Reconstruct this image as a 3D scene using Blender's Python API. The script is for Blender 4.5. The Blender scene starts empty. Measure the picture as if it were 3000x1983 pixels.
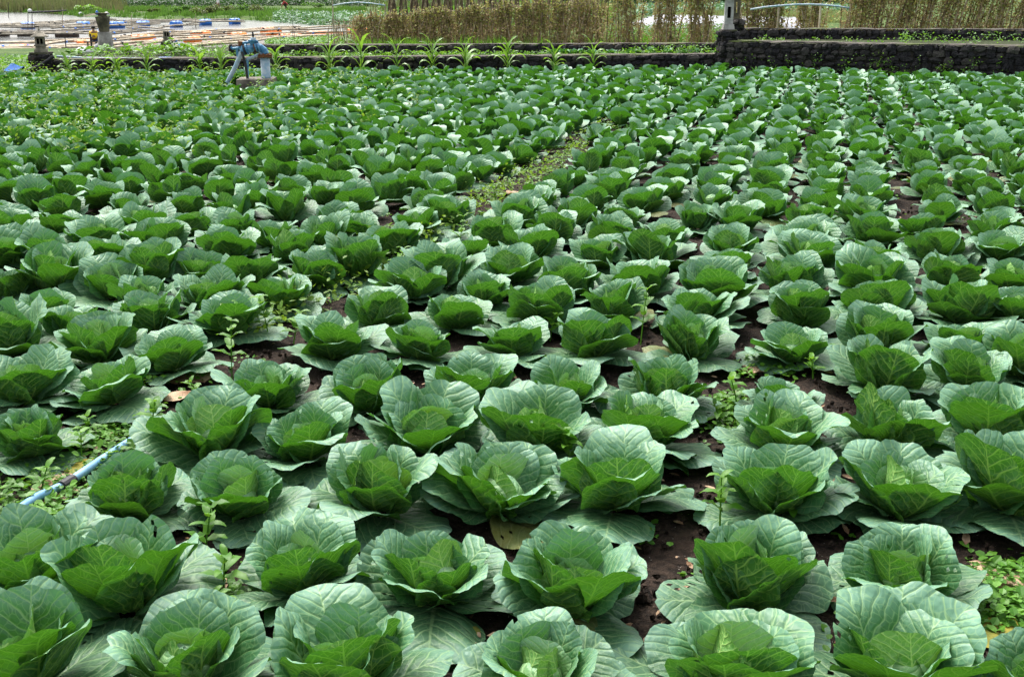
import bpy, math, random
import numpy as np

# ------------------------------------------------------------------ camera, sky, sun, exposure
scene = bpy.context.scene
CAM_H, FPX, HORIZON = 1.713, 3300.0, -40.0          # eye height (m), focal length (px of a 3000 px frame), horizon row
PITCH = math.atan((991.5 - HORIZON) / FPX)
cam_data = bpy.data.cameras.new('camera')
cam_data.lens = 36.0 * FPX / 3000.0
cam_data.sensor_width = 36.0
cam_data.clip_start = 0.05
cam_data.clip_end = 6000.0
cam = bpy.data.objects.new('camera', cam_data)
cam.location = (0.0, 0.0, CAM_H)
cam.rotation_euler = (math.pi / 2 - PITCH, 0.0, 0.0)
scene.collection.objects.link(cam)
scene.camera = cam

SUN_EL, SUN_AZ = math.radians(58.0), math.radians(-28.0)   # azimuth from +Y (view direction) towards +X
world = bpy.data.worlds.new('World')
scene.world = world
world.use_nodes = True
wn = world.node_tree
wn.nodes.clear()
w_out = wn.nodes.new('ShaderNodeOutputWorld')
w_bg = wn.nodes.new('ShaderNodeBackground')
w_sky = wn.nodes.new('ShaderNodeTexSky')
w_hsv = wn.nodes.new('ShaderNodeHueSaturation')
w_sky.sky_type = 'NISHITA'
w_sky.sun_disc = False
w_sky.sun_elevation = SUN_EL
w_sky.sun_rotation = SUN_AZ
w_sky.air_density = 1.0
w_sky.dust_density = 6.0
w_sky.ozone_density = 1.0
w_hsv.inputs['Saturation'].default_value = 0.35          # overcast: a whitened sky
w_bg.inputs['Strength'].default_value = 0.15
wn.links.new(w_sky.outputs[0], w_hsv.inputs['Color'])
wn.links.new(w_hsv.outputs[0], w_bg.inputs['Color'])
wn.links.new(w_bg.outputs[0], w_out.inputs['Surface'])

sun_data = bpy.data.lights.new('sun', 'SUN')
sun_data.energy = 1.3
sun_data.angle = math.radians(24.0)
sun_data.color = (1.0, 0.965, 0.91)
sun = bpy.data.objects.new('sun', sun_data)
sun.rotation_euler = (math.pi / 2 - SUN_EL, 0.0, math.pi - SUN_AZ)
scene.collection.objects.link(sun)

scene.view_settings.view_transform = 'Standard'
scene.view_settings.look = 'None'
scene.view_settings.gamma = 1.0
scene.view_settings.use_curve_mapping = False
scene.view_settings.exposure = 1.32
scene.render.engine = 'CYCLES'
scene.cycles.max_bounces = 5
scene.cycles.diffuse_bounces = 3
scene.cycles.glossy_bounces = 2
scene.cycles.transmission_bounces = 4
scene.cycles.use_denoising = True

C = scene.collection
rnd = random.Random(11)
nr = np.random.default_rng(7)
CP, SP = math.cos(PITCH), math.sin(PITCH)
K = 1.295                                              # depth scale of the ground beyond the field


def ray(px, py):
    """World direction through a pixel of the 3000 x 1983 frame (forward component 1 along the optical axis)."""
    x, y = (px - 1500.0) / FPX, (991.5 - py) / FPX
    return (x, CP + y * SP, -SP + y * CP)


def gp(px, py, z=0.0):
    """Point of the level plane z seen at a pixel."""
    d = ray(px, py)
    t = (z - CAM_H) / d[2]
    return (d[0] * t, d[1] * t, z)


def at(px, py, Y):
    """Point of the upright plane y = Y seen at a pixel."""
    d = ray(px, py)
    t = Y / d[1]
    return (d[0] * t, Y, CAM_H + d[2] * t)


# ------------------------------------------------------------------ object helpers
def tag(o, label=None, cat=None, group=None, kind=None):
    if label: o['label'] = label
    if cat: o['category'] = cat
    if group: o['group'] = group
    if kind: o['kind'] = kind
    return o


def empty(name, loc=(0, 0, 0), rz=0.0, scale=1.0, parent=None):
    o = bpy.data.objects.new(name, None)
    o.empty_display_size = 0.05
    o.location = loc
    o.rotation_euler = (0, 0, rz)
    o.scale = (scale, scale, scale)
    if parent: o.parent = parent
    C.objects.link(o)
    return o


def mesh_np(name, V, F, mat=None, uv=None, attr=None, smooth=True):
    """Mesh from numpy vertices and quad (or triangle) faces."""
    me = bpy.data.meshes.new(name)
    V = np.asarray(V, dtype=np.float32)
    F = np.asarray(F, dtype=np.int32)
    n = F.shape[1]
    me.vertices.add(len(V))
    me.vertices.foreach_set('co', V.ravel())
    me.loops.add(F.size)
    me.loops.foreach_set('vertex_index', F.ravel())
    me.polygons.add(len(F))
    me.polygons.foreach_set('loop_start', np.arange(0, F.size, n, dtype=np.int32))
    me.polygons.foreach_set('loop_total', np.full(len(F), n, dtype=np.int32))
    me.polygons.foreach_set('use_smooth', np.full(len(F), smooth))
    if uv is not None:
        lay = me.uv_layers.new(name='leaf')
        lay.data.foreach_set('uv', np.asarray(uv, dtype=np.float32)[F.ravel()].ravel())
    if attr is not None:
        a = me.attributes.new('vary', 'FLOAT', 'POINT')
        a.data.foreach_set('value', np.asarray(attr, dtype=np.float32))
    if mat: me.materials.append(mat)
    me.update(calc_edges=True)
    me.validate()
    return me


def link(name, me, parent=None, loc=None, rot=None, scale=None):
    o = bpy.data.objects.new(name, me)
    if loc is not None: o.location = loc
    if rot is not None: o.rotation_euler = rot
    if scale is not None: o.scale = scale
    if parent: o.parent = parent
    C.objects.link(o)
    return o


class MB:
    """Collects boxes, tubes, lathes and leaves into one mesh."""
    def __init__(self):
        self.v, self.f = [], []

    def add(self, vs, fs):
        k = len(self.v)
        self.v += [tuple(p) for p in vs]
        self.f += [tuple(i + k for i in f) for f in fs]

    def box(self, c, s, rz=0.0, taper=1.0):
        hx, hy, hz = s[0] / 2, s[1] / 2, s[2] / 2
        co, si = math.cos(rz), math.sin(rz)
        vs = []
        for sz in (-1, 1):
            t = taper if sz > 0 else 1.0
            for sx, sy in ((-1, -1), (1, -1), (1, 1), (-1, 1)):
                x, y = sx * hx * t, sy * hy * t
                vs.append((c[0] + x * co - y * si, c[1] + x * si + y * co, c[2] + sz * hz))
        self.add(vs, [(3, 2, 1, 0), (4, 5, 6, 7), (0, 1, 5, 4), (1, 2, 6, 5), (2, 3, 7, 6), (3, 0, 4, 7)])
        return self

    def tube(self, pts, r, n=8, cap=True):
        """Tube along points; r a number or one radius per point."""
        P = [np.array(p, float) for p in pts]
        R = r if hasattr(r, '__len__') else [r] * len(P)
        vs, fs = [], []
        for i, p in enumerate(P):
            d = P[min(i + 1, len(P) - 1)] - P[max(i - 1, 0)]
            d = d / (np.linalg.norm(d) + 1e-9)
            u = np.cross(d, (0, 0, 1.0))
            if np.linalg.norm(u) < 0.05: u = np.cross(d, (1.0, 0, 0))
            u = u / np.linalg.norm(u)
            w = np.cross(u, d)
            for k in range(n):
                a = 2 * math.pi * k / n
                vs.append(p + R[i] * (math.cos(a) * u + math.sin(a) * w))
        for i in range(len(P) - 1):
            for k in range(n):
                a, b = i * n + k, i * n + (k + 1) % n
                fs.append((a, b, b + n, a + n))
        if cap:
            fs.append(tuple(range(n - 1, -1, -1)))
            fs.append(tuple(range((len(P) - 1) * n, len(P) * n)))
        self.add(vs, fs)
        return self

    def lathe(self, prof, c=(0, 0, 0), n=16):
        """Turned shape: prof is a list of (radius, z)."""
        vs, fs = [], []
        for r, z in prof:
            for k in range(n):
                a = 2 * math.pi * k / n
                vs.append((c[0] + r * math.cos(a), c[1] + r * math.sin(a), c[2] + z))
        for i in range(len(prof) - 1):
            for k in range(n):
                a, b = i * n + k, i * n + (k + 1) % n
                fs.append((a, b, b + n, a + n))
        fs.append(tuple(range(n - 1, -1, -1)))
        fs.append(tuple(range((len(prof) - 1) * n, len(prof) * n)))
        self.add(vs, fs)
        return self

    def build(self, name, mat=None, parent=None, loc=None, rot=None, scale=None, smooth=False):
        me = bpy.data.meshes.new(name)
        me.from_pydata([tuple(float(x) for x in p) for p in self.v], [], self.f)
        if mat: me.materials.append(mat)
        if smooth: me.polygons.foreach_set('use_smooth', [True] * len(me.polygons))
        me.update()
        return link(name, me, parent, loc, rot, scale)


# ------------------------------------------------------------------ materials
class S:
    """A shader socket with arithmetic."""
    def __init__(self, t, s): self.t, self.s = t, s

    def _m(self, op, *o):
        n = self.t.nodes.new('ShaderNodeMath'); n.operation = op
        for i, x in enumerate((self,) + o):
            if isinstance(x, S): self.t.links.new(x.s, n.inputs[i])
            else: n.inputs[i].default_value = x
        return S(self.t, n.outputs[0])
    def __add__(self, o): return self._m('ADD', o)
    def __sub__(self, o): return self._m('SUBTRACT', o)
    def __mul__(self, o): return self._m('MULTIPLY', o)
    def __truediv__(self, o): return self._m('DIVIDE', o)
    def abs(self): return self._m('ABSOLUTE')
    def frac(self): return self._m('FRACT')
    def sign(self): return self._m('SIGN')
    def pow(self, e): return self._m('POWER', e)
    def max(self, o): return self._m('MAXIMUM', o)
    def min(self, o): return self._m('MINIMUM', o)

    def ramp(self, a, b, lo=0.0, hi=1.0):
        n = self.t.nodes.new('ShaderNodeMapRange'); n.interpolation_type = 'SMOOTHSTEP'
        self.t.links.new(self.s, n.inputs[0])
        for i, x in zip((1, 2, 3, 4), (a, b, lo, hi)):
            if isinstance(x, S): self.t.links.new(x.s, n.inputs[i])
            else: n.inputs[i].default_value = x
        return S(self.t, n.outputs[0])


class Mat:
    def __init__(self, name):
        self.m = bpy.data.materials.new(name)
        self.m.use_nodes = True
        self.t = self.m.node_tree
        self.t.nodes.clear()
        self.out = self.t.nodes.new('ShaderNodeOutputMaterial')

    def node(self, kind, **kw):
        n = self.t.nodes.new(kind)
        for k, v in kw.items(): setattr(n, k, v)
        return n

    def put(self, sock, x):
        if isinstance(x, S): self.t.links.new(x.s, sock)
        elif x is not None:
            if hasattr(x, '__len__') and len(x) == 3 and sock.type == 'RGBA': x = tuple(x) + (1.0,)
            sock.default_value = x

    def coord(self, which='Object'):
        return S(self.t, self.node('ShaderNodeTexCoord').outputs[which])

    def pos(self):
        return S(self.t, self.node('ShaderNodeNewGeometry').outputs['Position'])

    def noise(self, vec, scale, detail=4.0, rough=0.55, dist=0.0):
        n = self.node('ShaderNodeTexNoise')
        self.put(n.inputs['Vector'], vec)
        n.inputs['Scale'].default_value = scale
        n.inputs['Detail'].default_value = detail
        n.inputs['Roughness'].default_value = rough
        n.inputs['Distortion'].default_value = dist
        return S(self.t, n.outputs['Fac'])

    def voronoi(self, vec, scale, feature='F1', out='Distance', rand=1.0):
        n = self.node('ShaderNodeTexVoronoi', feature=feature)
        self.put(n.inputs['Vector'], vec)
        n.inputs['Scale'].default_value = scale
        n.inputs['Randomness'].default_value = rand
        return S(self.t, n.outputs[out])

    def mapv(self, vec, scale=(1, 1, 1), loc=(0, 0, 0)):
        n = self.node('ShaderNodeMapping')
        self.put(n.inputs['Vector'], vec)
        n.inputs['Scale'].default_value = scale
        n.inputs['Location'].default_value = loc
        return S(self.t, n.outputs[0])

    def xyz(self, x, y, z=0.0):
        n = self.node('ShaderNodeCombineXYZ')
        for i, v in enumerate((x, y, z)): self.put(n.inputs[i], v)
        return S(self.t, n.outputs[0])

    def split(self, v):
        n = self.node('ShaderNodeSeparateXYZ'); self.put(n.inputs[0], v)
        return [S(self.t, o) for o in n.outputs]

    def mix(self, fac, a, b, blend='MIX'):
        n = self.node('ShaderNodeMix', data_type='RGBA', blend_type=blend)
        self.put(n.inputs[0], fac); self.put(n.inputs[6], a); self.put(n.inputs[7], b)
        return S(self.t, n.outputs[2])

    def rand(self):
        """A random number per object, shifted by a per-vertex value where the mesh has one."""
        o = S(self.t, self.node('ShaderNodeObjectInfo').outputs['Random'])
        a = self.node('ShaderNodeAttribute', attribute_name='vary')
        return (o + S(self.t, a.outputs['Fac'])).frac()

    def bump(self, h, strength=0.4, dist=0.01):
        n = self.node('ShaderNodeBump')
        n.inputs['Strength'].default_value = strength
        n.inputs['Distance'].default_value = dist
        self.put(n.inputs['Height'], h)
        return S(self.t, n.outputs[0])

    def bsdf(self, col, rough=0.7, spec=0.4, normal=None, metal=0.0, coat=0.0):
        n = self.node('ShaderNodeBsdfPrincipled')
        self.put(n.inputs['Base Color'], col)
        self.put(n.inputs['Roughness'], rough)
        self.put(n.inputs['Specular IOR Level'], spec)
        n.inputs['Metallic'].default_value = metal
        n.inputs['Coat Weight'].default_value = coat
        if normal is not None: self.put(n.inputs['Normal'], normal)
        return S(self.t, n.outputs[0])

    def translucent(self, col, normal=None):
        n = self.node('ShaderNodeBsdfTranslucent')
        self.put(n.inputs['Color'], col)
        if normal is not None: self.put(n.inputs['Normal'], normal)
        return S(self.t, n.outputs[0])

    def mixsh(self, fac, a, b):
        n = self.node('ShaderNodeMixShader')
        self.put(n.inputs[0], fac)
        self.t.links.new(a.s, n.inputs[1]); self.t.links.new(b.s, n.inputs[2])
        return S(self.t, n.outputs[0])

    def done(self, sh):
        self.t.links.new(sh.s, self.out.inputs['Surface'])
        return self.m


def cabbage_leaf_material(name, upper, under, vein_upper, vein_under, glow, gloss=0.5, rim=(0.20, 0.37, 0.285), fine=True):
    """Two-sided leaf: waxy blue-green upper face, plain green under face, pale branching veins, some light coming through."""
    m = Mat(name)
    uv = S(m.t, m.node('ShaderNodeUVMap', uv_map='leaf').outputs[0])
    x, y, _ = m.split(uv)
    rv = m.rand()
    shift = m.xyz(x + rv * 17.0, y + rv * 9.0, rv * 5.0)
    blot = m.noise(shift, 3.4, 1.0)
    warp = blot - 0.5
    ax = x.abs()
    # midrib
    mid = ax.ramp((y * -0.020 + 0.026).max(0.005) * 0.5, (y * -0.022 + 0.030).max(0.008), 1.0, 0.0)
    # side veins leaving the midrib and bending to the rim
    c = (y - ax.pow(0.92) * 0.86 + warp * 0.20) * 6.5 + x.sign() * 0.27
    d = ((c.frac() - 0.5).abs()) / 6.5
    w = (ax * -0.024 + 0.019).max(0.007)
    lat = d.ramp(w * 0.35, w, 1.0, 0.0)
    vein = mid.max(lat * 0.9)
    if fine:                                             # net of small veins
        cell = m.voronoi(m.xyz(x * 1.25 + rv * 31.0 + warp * 0.2, y + warp * 0.16, 0.0), 11.0, 'DISTANCE_TO_EDGE')
        vein = vein.max(cell.ramp(0.01, 0.085, 0.46, 0.0))
    # upper face
    up = m.mix(blot.ramp(0.3, 0.7), upper[0], upper[1])
    up = m.mix(rv.ramp(0.0, 1.0, 0.0, 0.35), up, upper[2])
    rimw = (x * x + y * y).pow(0.5).ramp(0.72, 1.0, 0.0, 0.5)
    up = m.mix(rimw, up, rim)
    up = m.mix(vein * 0.6, up, vein_upper)
    # under face
    un = m.mix(blot.ramp(0.32, 0.68), under[0], under[1])
    bloom = (blot * 3.7).frac().ramp(0.2, 0.9) * ((y - 0.45).abs()).ramp(0.1, 0.5, 0.7, 0.15)
    un = m.mix(bloom, un, under[2])
    un = m.mix(vein * 0.85, un, vein_under)
    back = S(m.t, m.node('ShaderNodeNewGeometry').outputs['Backfacing'])
    col = m.mix(back, up, un)
    nrm = m.bump((d * 26.0).min(1.0) + m.noise(shift, 10.0, 1.0) * 1.6, 0.30, 0.010) if fine else None
    sh = m.bsdf(col, back * 0.10 + gloss, 0.32, nrm)
    tr = m.translucent(glow, nrm)
    return m.done(m.mixsh(0.13, sh, tr))


M = {}
LEAF_SETS = {
    'leaf': (((0.058, 0.172, 0.072), (0.042, 0.138, 0.047), (0.088, 0.205, 0.112)), ((0.033, 0.128, 0.014), (0.056, 0.165, 0.024), (0.080, 0.195, 0.075)),
             (0.30, 0.47, 0.20), (0.31, 0.49, 0.10), (0.11, 0.38, 0.014), 0.46),
    'leaf_heart': (((0.17, 0.35, 0.12), (0.11, 0.27, 0.07), (0.27, 0.43, 0.23)), ((0.065, 0.205, 0.032), (0.11, 0.26, 0.055), (0.18, 0.33, 0.13)),
                   (0.42, 0.58, 0.29), (0.34, 0.51, 0.15), (0.18, 0.43, 0.025), 0.46),
    'leaf_old': (((0.048, 0.138, 0.060), (0.034, 0.105, 0.040), (0.072, 0.165, 0.092)), ((0.026, 0.100, 0.012), (0.044, 0.132, 0.020), (0.065, 0.155, 0.062)),
                 (0.26, 0.40, 0.18), (0.25, 0.40, 0.085), (0.09, 0.30, 0.012), 0.50),
    'leaf_yellowing': (((0.12, 0.15, 0.035), (0.08, 0.15, 0.05), (0.18, 0.15, 0.035)), ((0.10, 0.11, 0.018), (0.08, 0.13, 0.02), (0.22, 0.17, 0.04)),
                       (0.24, 0.26, 0.11), (0.22, 0.24, 0.06), (0.20, 0.22, 0.02), 0.5, (0.17, 0.17, 0.06))}
for key, args in LEAF_SETS.items():
    M[key] = cabbage_leaf_material('cabbage_' + key, *args)
    M[key + '_plain'] = cabbage_leaf_material('cabbage_' + key + '_far', *args, fine=False)


def simple(name, col, col2=None, scale=8.0, rough=0.75, spec=0.35, bump=0.0, dist=0.01, vary=0.0, metal=0.0, detail=4.0, thr=(0.35, 0.65), which='Object'):
    m = Mat(name)
    v = m.coord(which)
    n = m.noise(v, scale, detail)
    c = m.mix(n.ramp(*thr), col, col2 if col2 else col)
    if vary:
        k = m.rand().ramp(0.0, 1.0, 1.0 - vary, 1.0 + vary)
        hs = m.node('ShaderNodeHueSaturation')
        m.put(hs.inputs['Value'], k); m.put(hs.inputs['Color'], c)
        c = S(m.t, hs.outputs[0])
    nrm = m.bump(n + m.noise(v, scale * 4, 3.0) * 0.4, bump, dist) if bump else None
    return m.done(m.bsdf(c, rough, spec, nrm, metal))


def foliage(name, a, b, glow=None, rough=0.5, fac=0.3, scale=3.0, dark=0.65):
    """Thin leaves: per-leaf colour from the mesh's own random values, some light coming through."""
    m = Mat(name)
    rv = m.rand()
    c = m.mix(rv, a, b)
    n = m.noise(m.coord('Object'), scale, 3.0)
    c = m.mix(n.ramp(0.38, 0.66, 0.0, dark), c, tuple(x * 0.42 for x in a))
    sh = m.bsdf(c, rough, 0.35)
    g = glow if glow else tuple(min(1.0, x * 2.0) for x in b)
    return m.done(m.mixsh(fac, sh, m.translucent(g)))


ORD = ['first', 'second', 'third', 'fourth', 'fifth', 'sixth', 'seventh', 'eighth', 'ninth', 'tenth', 'eleventh', 'twelfth', 'thirteenth', 'fourteenth', 'fifteenth', 'sixteenth', 'seventeenth', 'eighteenth', 'nineteenth', 'twentieth']
# the planting goes on to the walls: rows heading 15.4 degrees right of the view
ALPHA = math.radians(15.4)
ra, rb = (math.sin(ALPHA), math.cos(ALPHA)), (math.cos(ALPHA), -math.sin(ALPHA))
FURROW = [gp(x, y) for x, y in ((-250, 1560), (60, 1500), (420, 1210), (620, 1010), (870, 915), (1130, 770), (1330, 660), (1460, 580), (1620, 490), (1830, 350), (2040, 262), (2085, 235))]


def furrow_dist(x, y):
    best = 9e9
    for (ax, ay, _), (bx, by, _) in zip(FURROW, FURROW[1:]):
        dx, dy = bx - ax, by - ay
        t = max(0.0, min(1.0, ((x - ax) * dx + (y - ay) * dy) / (dx * dx + dy * dy)))
        best = min(best, math.hypot(x - ax - t * dx, y - ay - t * dy))
    return best


def wall_y(x):
    """Y of the front of the stone walls at the end of the field."""
    if x < 4.45: return K * (16.95 + (x + 9.5) * 0.105)
    return K * (18.1 - (x - 4.45) * 0.30)




# ------------------------------------------------------------------ more materials
def soil_material():
    m = Mat('soil')
    p = m.pos()
    zone = S(m.t, m.node('ShaderNodeAttribute', attribute_name='vary').outputs['Fac'])      # 0 tilled soil, 1 grown over, 2 dirt path
    n1, n2 = m.noise(p, 1.7, 3.0), m.noise(p, 38.0, 4.0, 0.65)
    s = m.mix(n2.ramp(0.35, 0.7), (0.010, 0.007, 0.005), (0.045, 0.030, 0.021))
    s = m.mix(n1.ramp(0.5, 0.75, 0.0, 0.45), s, (0.060, 0.038, 0.026))
    grit = m.voronoi(p, 70.0, 'F1').ramp(0.10, 0.16, 1.0, 0.0) * m.noise(p, 30.0, 1.0).ramp(0.56, 0.6)
    s = m.mix(grit * 0.8, s, (0.42, 0.38, 0.34))
    g = m.mix(m.noise(p, 0.35, 4.0).ramp(0.35, 0.65), (0.045, 0.095, 0.016), (0.085, 0.13, 0.03))
    g = m.mix(m.noise(p, 2.5, 3.0).ramp(0.4, 0.7), g, (0.03, 0.07, 0.012))
    d = m.mix(m.noise(p, 1.2, 3.0), (0.12, 0.095, 0.075), (0.19, 0.155, 0.125))
    c = m.mix(zone.ramp(0.0, 1.0), s, g)
    c = m.mix(zone.ramp(1.0, 2.0), c, d)
    nrm = m.bump(n2 + m.noise(p, 120.0, 2.0) * 0.4, 0.8, 0.03)
    return m.done(m.bsdf(c, 0.95, 0.2, nrm))


M['soil'] = soil_material()


def water_material():
    m = Mat('lake_water')
    p = m.mapv(m.pos(), (1.0, 0.45, 1.0))
    h = m.noise(p, 3.2, 3.0) + m.noise(p, 0.7, 2.0) * 1.5
    return m.done(m.bsdf((0.055, 0.06, 0.055), 0.16, 0.7, m.bump(h, 0.6, 0.06)))


def rock_material():
    m = Mat('lava_rock')
    v = m.coord('Object')
    p = m.pos()
    n = m.noise(p, 22.0, 5.0, 0.7)
    pit = m.voronoi(p, 60.0, 'F1')
    c = m.mix(n.ramp(0.35, 0.68), (0.010, 0.010, 0.012), (0.040, 0.038, 0.040))
    c = m.mix(m.rand().ramp(0.45, 1.0, 0.0, 0.7), c, (0.085, 0.078, 0.068))
    c = m.mix(m.noise(p, 4.0, 3.0).ramp(0.60, 0.72, 0.0, 0.5), c, (0.045, 0.055, 0.012))
    return m.done(m.bsdf(c, 0.92, 0.25, m.bump(n + pit * 0.5, 0.9, 0.03)))


def coping_material():
    m = Mat('wall_coping')
    p = m.pos()
    n = m.noise(p, 9.0, 5.0)
    c = m.mix(n.ramp(0.3, 0.7), (0.045, 0.041, 0.036), (0.125, 0.108, 0.090))
    c = m.mix(m.noise(p, 1.6, 3.0).ramp(0.50, 0.66, 0.0, 0.75), c, (0.07, 0.10, 0.015))
    return m.done(m.bsdf(c, 0.95, 0.2, m.bump(n, 0.7, 0.03)))


M['water'] = water_material()
M['rock'] = rock_material()
M['coping'] = coping_material()
M['mortar'] = simple('dark_mortar', (0.012, 0.011, 0.010), (0.040, 0.035, 0.029), 14.0, 0.95, 0.2, 0.6, 0.03)
M['carved'] = simple('carved_stone', (0.13, 0.12, 0.095), (0.30, 0.27, 0.21), 9.0, 0.92, 0.25, 0.5, 0.02)
M['concrete'] = simple('weathered_concrete', (0.20, 0.19, 0.17), (0.40, 0.39, 0.36), 5.0, 0.9, 0.3, 0.4, 0.02)
M['slab'] = simple('stained_slab', (0.09, 0.08, 0.065), (0.24, 0.21, 0.17), 6.0, 0.92, 0.25, 0.5, 0.02)
M['pale_stone'] = simple('pale_shrine_stone', (0.30, 0.295, 0.28), (0.50, 0.49, 0.47), 8.0, 0.85, 0.3, 0.3, 0.02)
M['moss_stone'] = simple('mossy_stone', (0.05, 0.048, 0.034), (0.14, 0.13, 0.08), 7.0, 0.93, 0.2, 0.6, 0.03)
M['hollow_shade'] = simple('painted_hollow_shade', (0.006, 0.006, 0.005), rough=1.0, spec=0.0)  # near-black colour standing in for the shade inside openings
M['blue_paint'] = simple('worn_blue_paint', (0.035, 0.16, 0.31), (0.13, 0.33, 0.48), 12.0, 0.5, 0.45, 0.2, 0.005)
M['pale_pipe'] = simple('pale_blue_pipe', (0.22, 0.36, 0.46), (0.46, 0.53, 0.57), 7.0, 0.55, 0.4, 0.15, 0.005)
M['rust'] = simple('rusted_steel', (0.10, 0.035, 0.015), (0.20, 0.085, 0.035), 15.0, 0.85, 0.3, 0.5, 0.01)
M['black'] = simple('black_rubber', (0.012, 0.012, 0.014), (0.03, 0.03, 0.033), 9.0, 0.6, 0.4)
M['hose'] = simple('blue_hose', (0.10, 0.28, 0.48), (0.25, 0.45, 0.60), 9.0, 0.5, 0.4, 0.15, 0.005)
M['bright_blue'] = simple('bright_blue_plastic', (0.02, 0.14, 0.55), (0.03, 0.20, 0.62), 4.0, 0.42, 0.5, vary=0.2)
M['orange'] = simple('orange_plastic', (0.80, 0.16, 0.012), (0.95, 0.26, 0.02), 3.0, 0.45, 0.45, vary=0.15)
M['tarp'] = simple('blue_tarpaulin', (0.02, 0.08, 0.28), (0.04, 0.14, 0.38), 6.0, 0.85, 0.2, 0.3, 0.02)
M['dark_drum'] = simple('dark_drum', (0.025, 0.016, 0.012), (0.07, 0.04, 0.025), 4.0, 0.7, 0.4)
M['bamboo'] = simple('weathered_bamboo', (0.30, 0.235, 0.145), (0.50, 0.42, 0.29), 3.0, 0.6, 0.4, 0.2, 0.01, vary=0.22)
M['bamboo_old'] = simple('grey_bamboo', (0.17, 0.15, 0.11), (0.33, 0.29, 0.22), 3.0, 0.7, 0.35, 0.2, 0.01, vary=0.25)
M['pole'] = simple('dry_bean_pole', (0.12, 0.085, 0.055), (0.28, 0.215, 0.15), 6.0, 0.85, 0.25, vary=0.45)
M['pole_pale'] = simple('pale_bean_pole', (0.36, 0.29, 0.20), (0.52, 0.44, 0.33), 6.0, 0.8, 0.25, vary=0.25)
M['wood'] = simple('grey_hut_wood', (0.10, 0.085, 0.07), (0.24, 0.20, 0.16), 4.0, 0.9, 0.2, vary=0.3)
M['white'] = simple('white_sacking', (0.62, 0.62, 0.62), (0.80, 0.80, 0.80), 5.0, 0.8, 0.3, 0.2, 0.02)
M['grey_sack'] = simple('grey_sacking', (0.30, 0.31, 0.34), (0.48, 0.49, 0.52), 6.0, 0.85, 0.3, 0.2, 0.02)
M['mulch'] = simple('white_plastic_mulch', (0.20, 0.215, 0.24), (0.40, 0.41, 0.44), 1.6, 0.45, 0.5, 0.3, 0.03)
M['skin'] = simple('skin', (0.22, 0.11, 0.06), rough=0.6)
M['hair'] = simple('black_hair', (0.010, 0.008, 0.007), rough=0.5)
M['yellow_cloth'] = simple('yellow_cloth', (0.85, 0.55, 0.02), rough=0.85)
M['navy_cloth'] = simple('navy_cloth', (0.02, 0.04, 0.14), rough=0.85)
M['sky_cloth'] = simple('light_blue_cloth', (0.45, 0.60, 0.80), rough=0.85)
M['red_cloth'] = simple('dark_red_cloth', (0.30, 0.03, 0.03), rough=0.85)
M['dark_cloth'] = simple('dark_cloth', (0.03, 0.025, 0.025), rough=0.9)
M['white_cloth'] = simple('white_cloth', (0.72, 0.72, 0.72), rough=0.85)
M['straw'] = simple('straw_hat', (0.62, 0.42, 0.28), rough=0.9)
M['shell'] = simple('withered_leaf', (0.16, 0.085, 0.045), (0.42, 0.30, 0.20), 12.0, 0.9, 0.2, 0.5, 0.02)
M['yellow_leaf'] = simple('yellowed_leaf', (0.30, 0.24, 0.03), (0.16, 0.17, 0.03), 9.0, 0.8, 0.3, 0.4, 0.02)
M['maize'] = foliage('maize_leaf', (0.09, 0.22, 0.025), (0.18, 0.35, 0.045), (0.32, 0.58, 0.05), 0.38, fac=0.3)
M['weed'] = foliage('weed_leaf', (0.055, 0.18, 0.012), (0.12, 0.29, 0.022), (0.22, 0.45, 0.03), 0.5, fac=0.3)
M['cover'] = foliage('ground_cover', (0.05, 0.17, 0.012), (0.12, 0.29, 0.025), (0.20, 0.42, 0.03), 0.5, fac=0.25)
M['yweed'] = foliage('yellow_green_weed', (0.08, 0.20, 0.014), (0.17, 0.28, 0.025), (0.25, 0.42, 0.03), 0.55, fac=0.3)
M['vine'] = foliage('dry_bean_vine', (0.34, 0.27, 0.09), (0.27, 0.36, 0.09), (0.36, 0.36, 0.09), 0.7, fac=0.25, scale=2.6, dark=0.55)
M['vine_dead'] = foliage('dead_bean_vine', (0.33, 0.235, 0.12), (0.54, 0.41, 0.23), (0.48, 0.35, 0.17), 0.8, fac=0.2, scale=2.6, dark=0.6)
M['reed'] = foliage('reed', (0.27, 0.20, 0.12), (0.08, 0.155, 0.03), (0.2, 0.26, 0.07), 0.7, fac=0.2, scale=0.9)
M['far_green'] = foliage('far_green_leaves', (0.05, 0.14, 0.02), (0.12, 0.25, 0.035), (0.17, 0.35, 0.04), 0.6, fac=0.25, scale=0.8)
M['far_bush'] = foliage('far_bush_leaves', (0.07, 0.10, 0.02), (0.14, 0.17, 0.04), (0.18, 0.24, 0.05), 0.6, fac=0.25, scale=0.8)
M['far_dark'] = foliage('far_dark_leaves', (0.022, 0.06, 0.018), (0.045, 0.11, 0.03), (0.06, 0.15, 0.03), 0.6, fac=0.2, scale=0.5)
M['far_grey'] = foliage('far_cabbage_leaves', (0.07, 0.19, 0.08), (0.16, 0.30, 0.19), (0.15, 0.32, 0.08), 0.5, fac=0.2, scale=0.5)
M['pale_grass'] = foliage('pale_grass', (0.20, 0.27, 0.09), (0.30, 0.36, 0.15), (0.33, 0.42, 0.14), 0.7, fac=0.25, scale=0.8)
M['hill'] = simple('far_hill', (0.030, 0.060, 0.022), (0.065, 0.11, 0.04), 0.02, 0.95, 0.1, which='Object')

# ------------------------------------------------------------------ ground, lake
LAKE_Z = -1.25


def lp(px, py): return gp(px, py, LAKE_Z)[:2]


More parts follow.
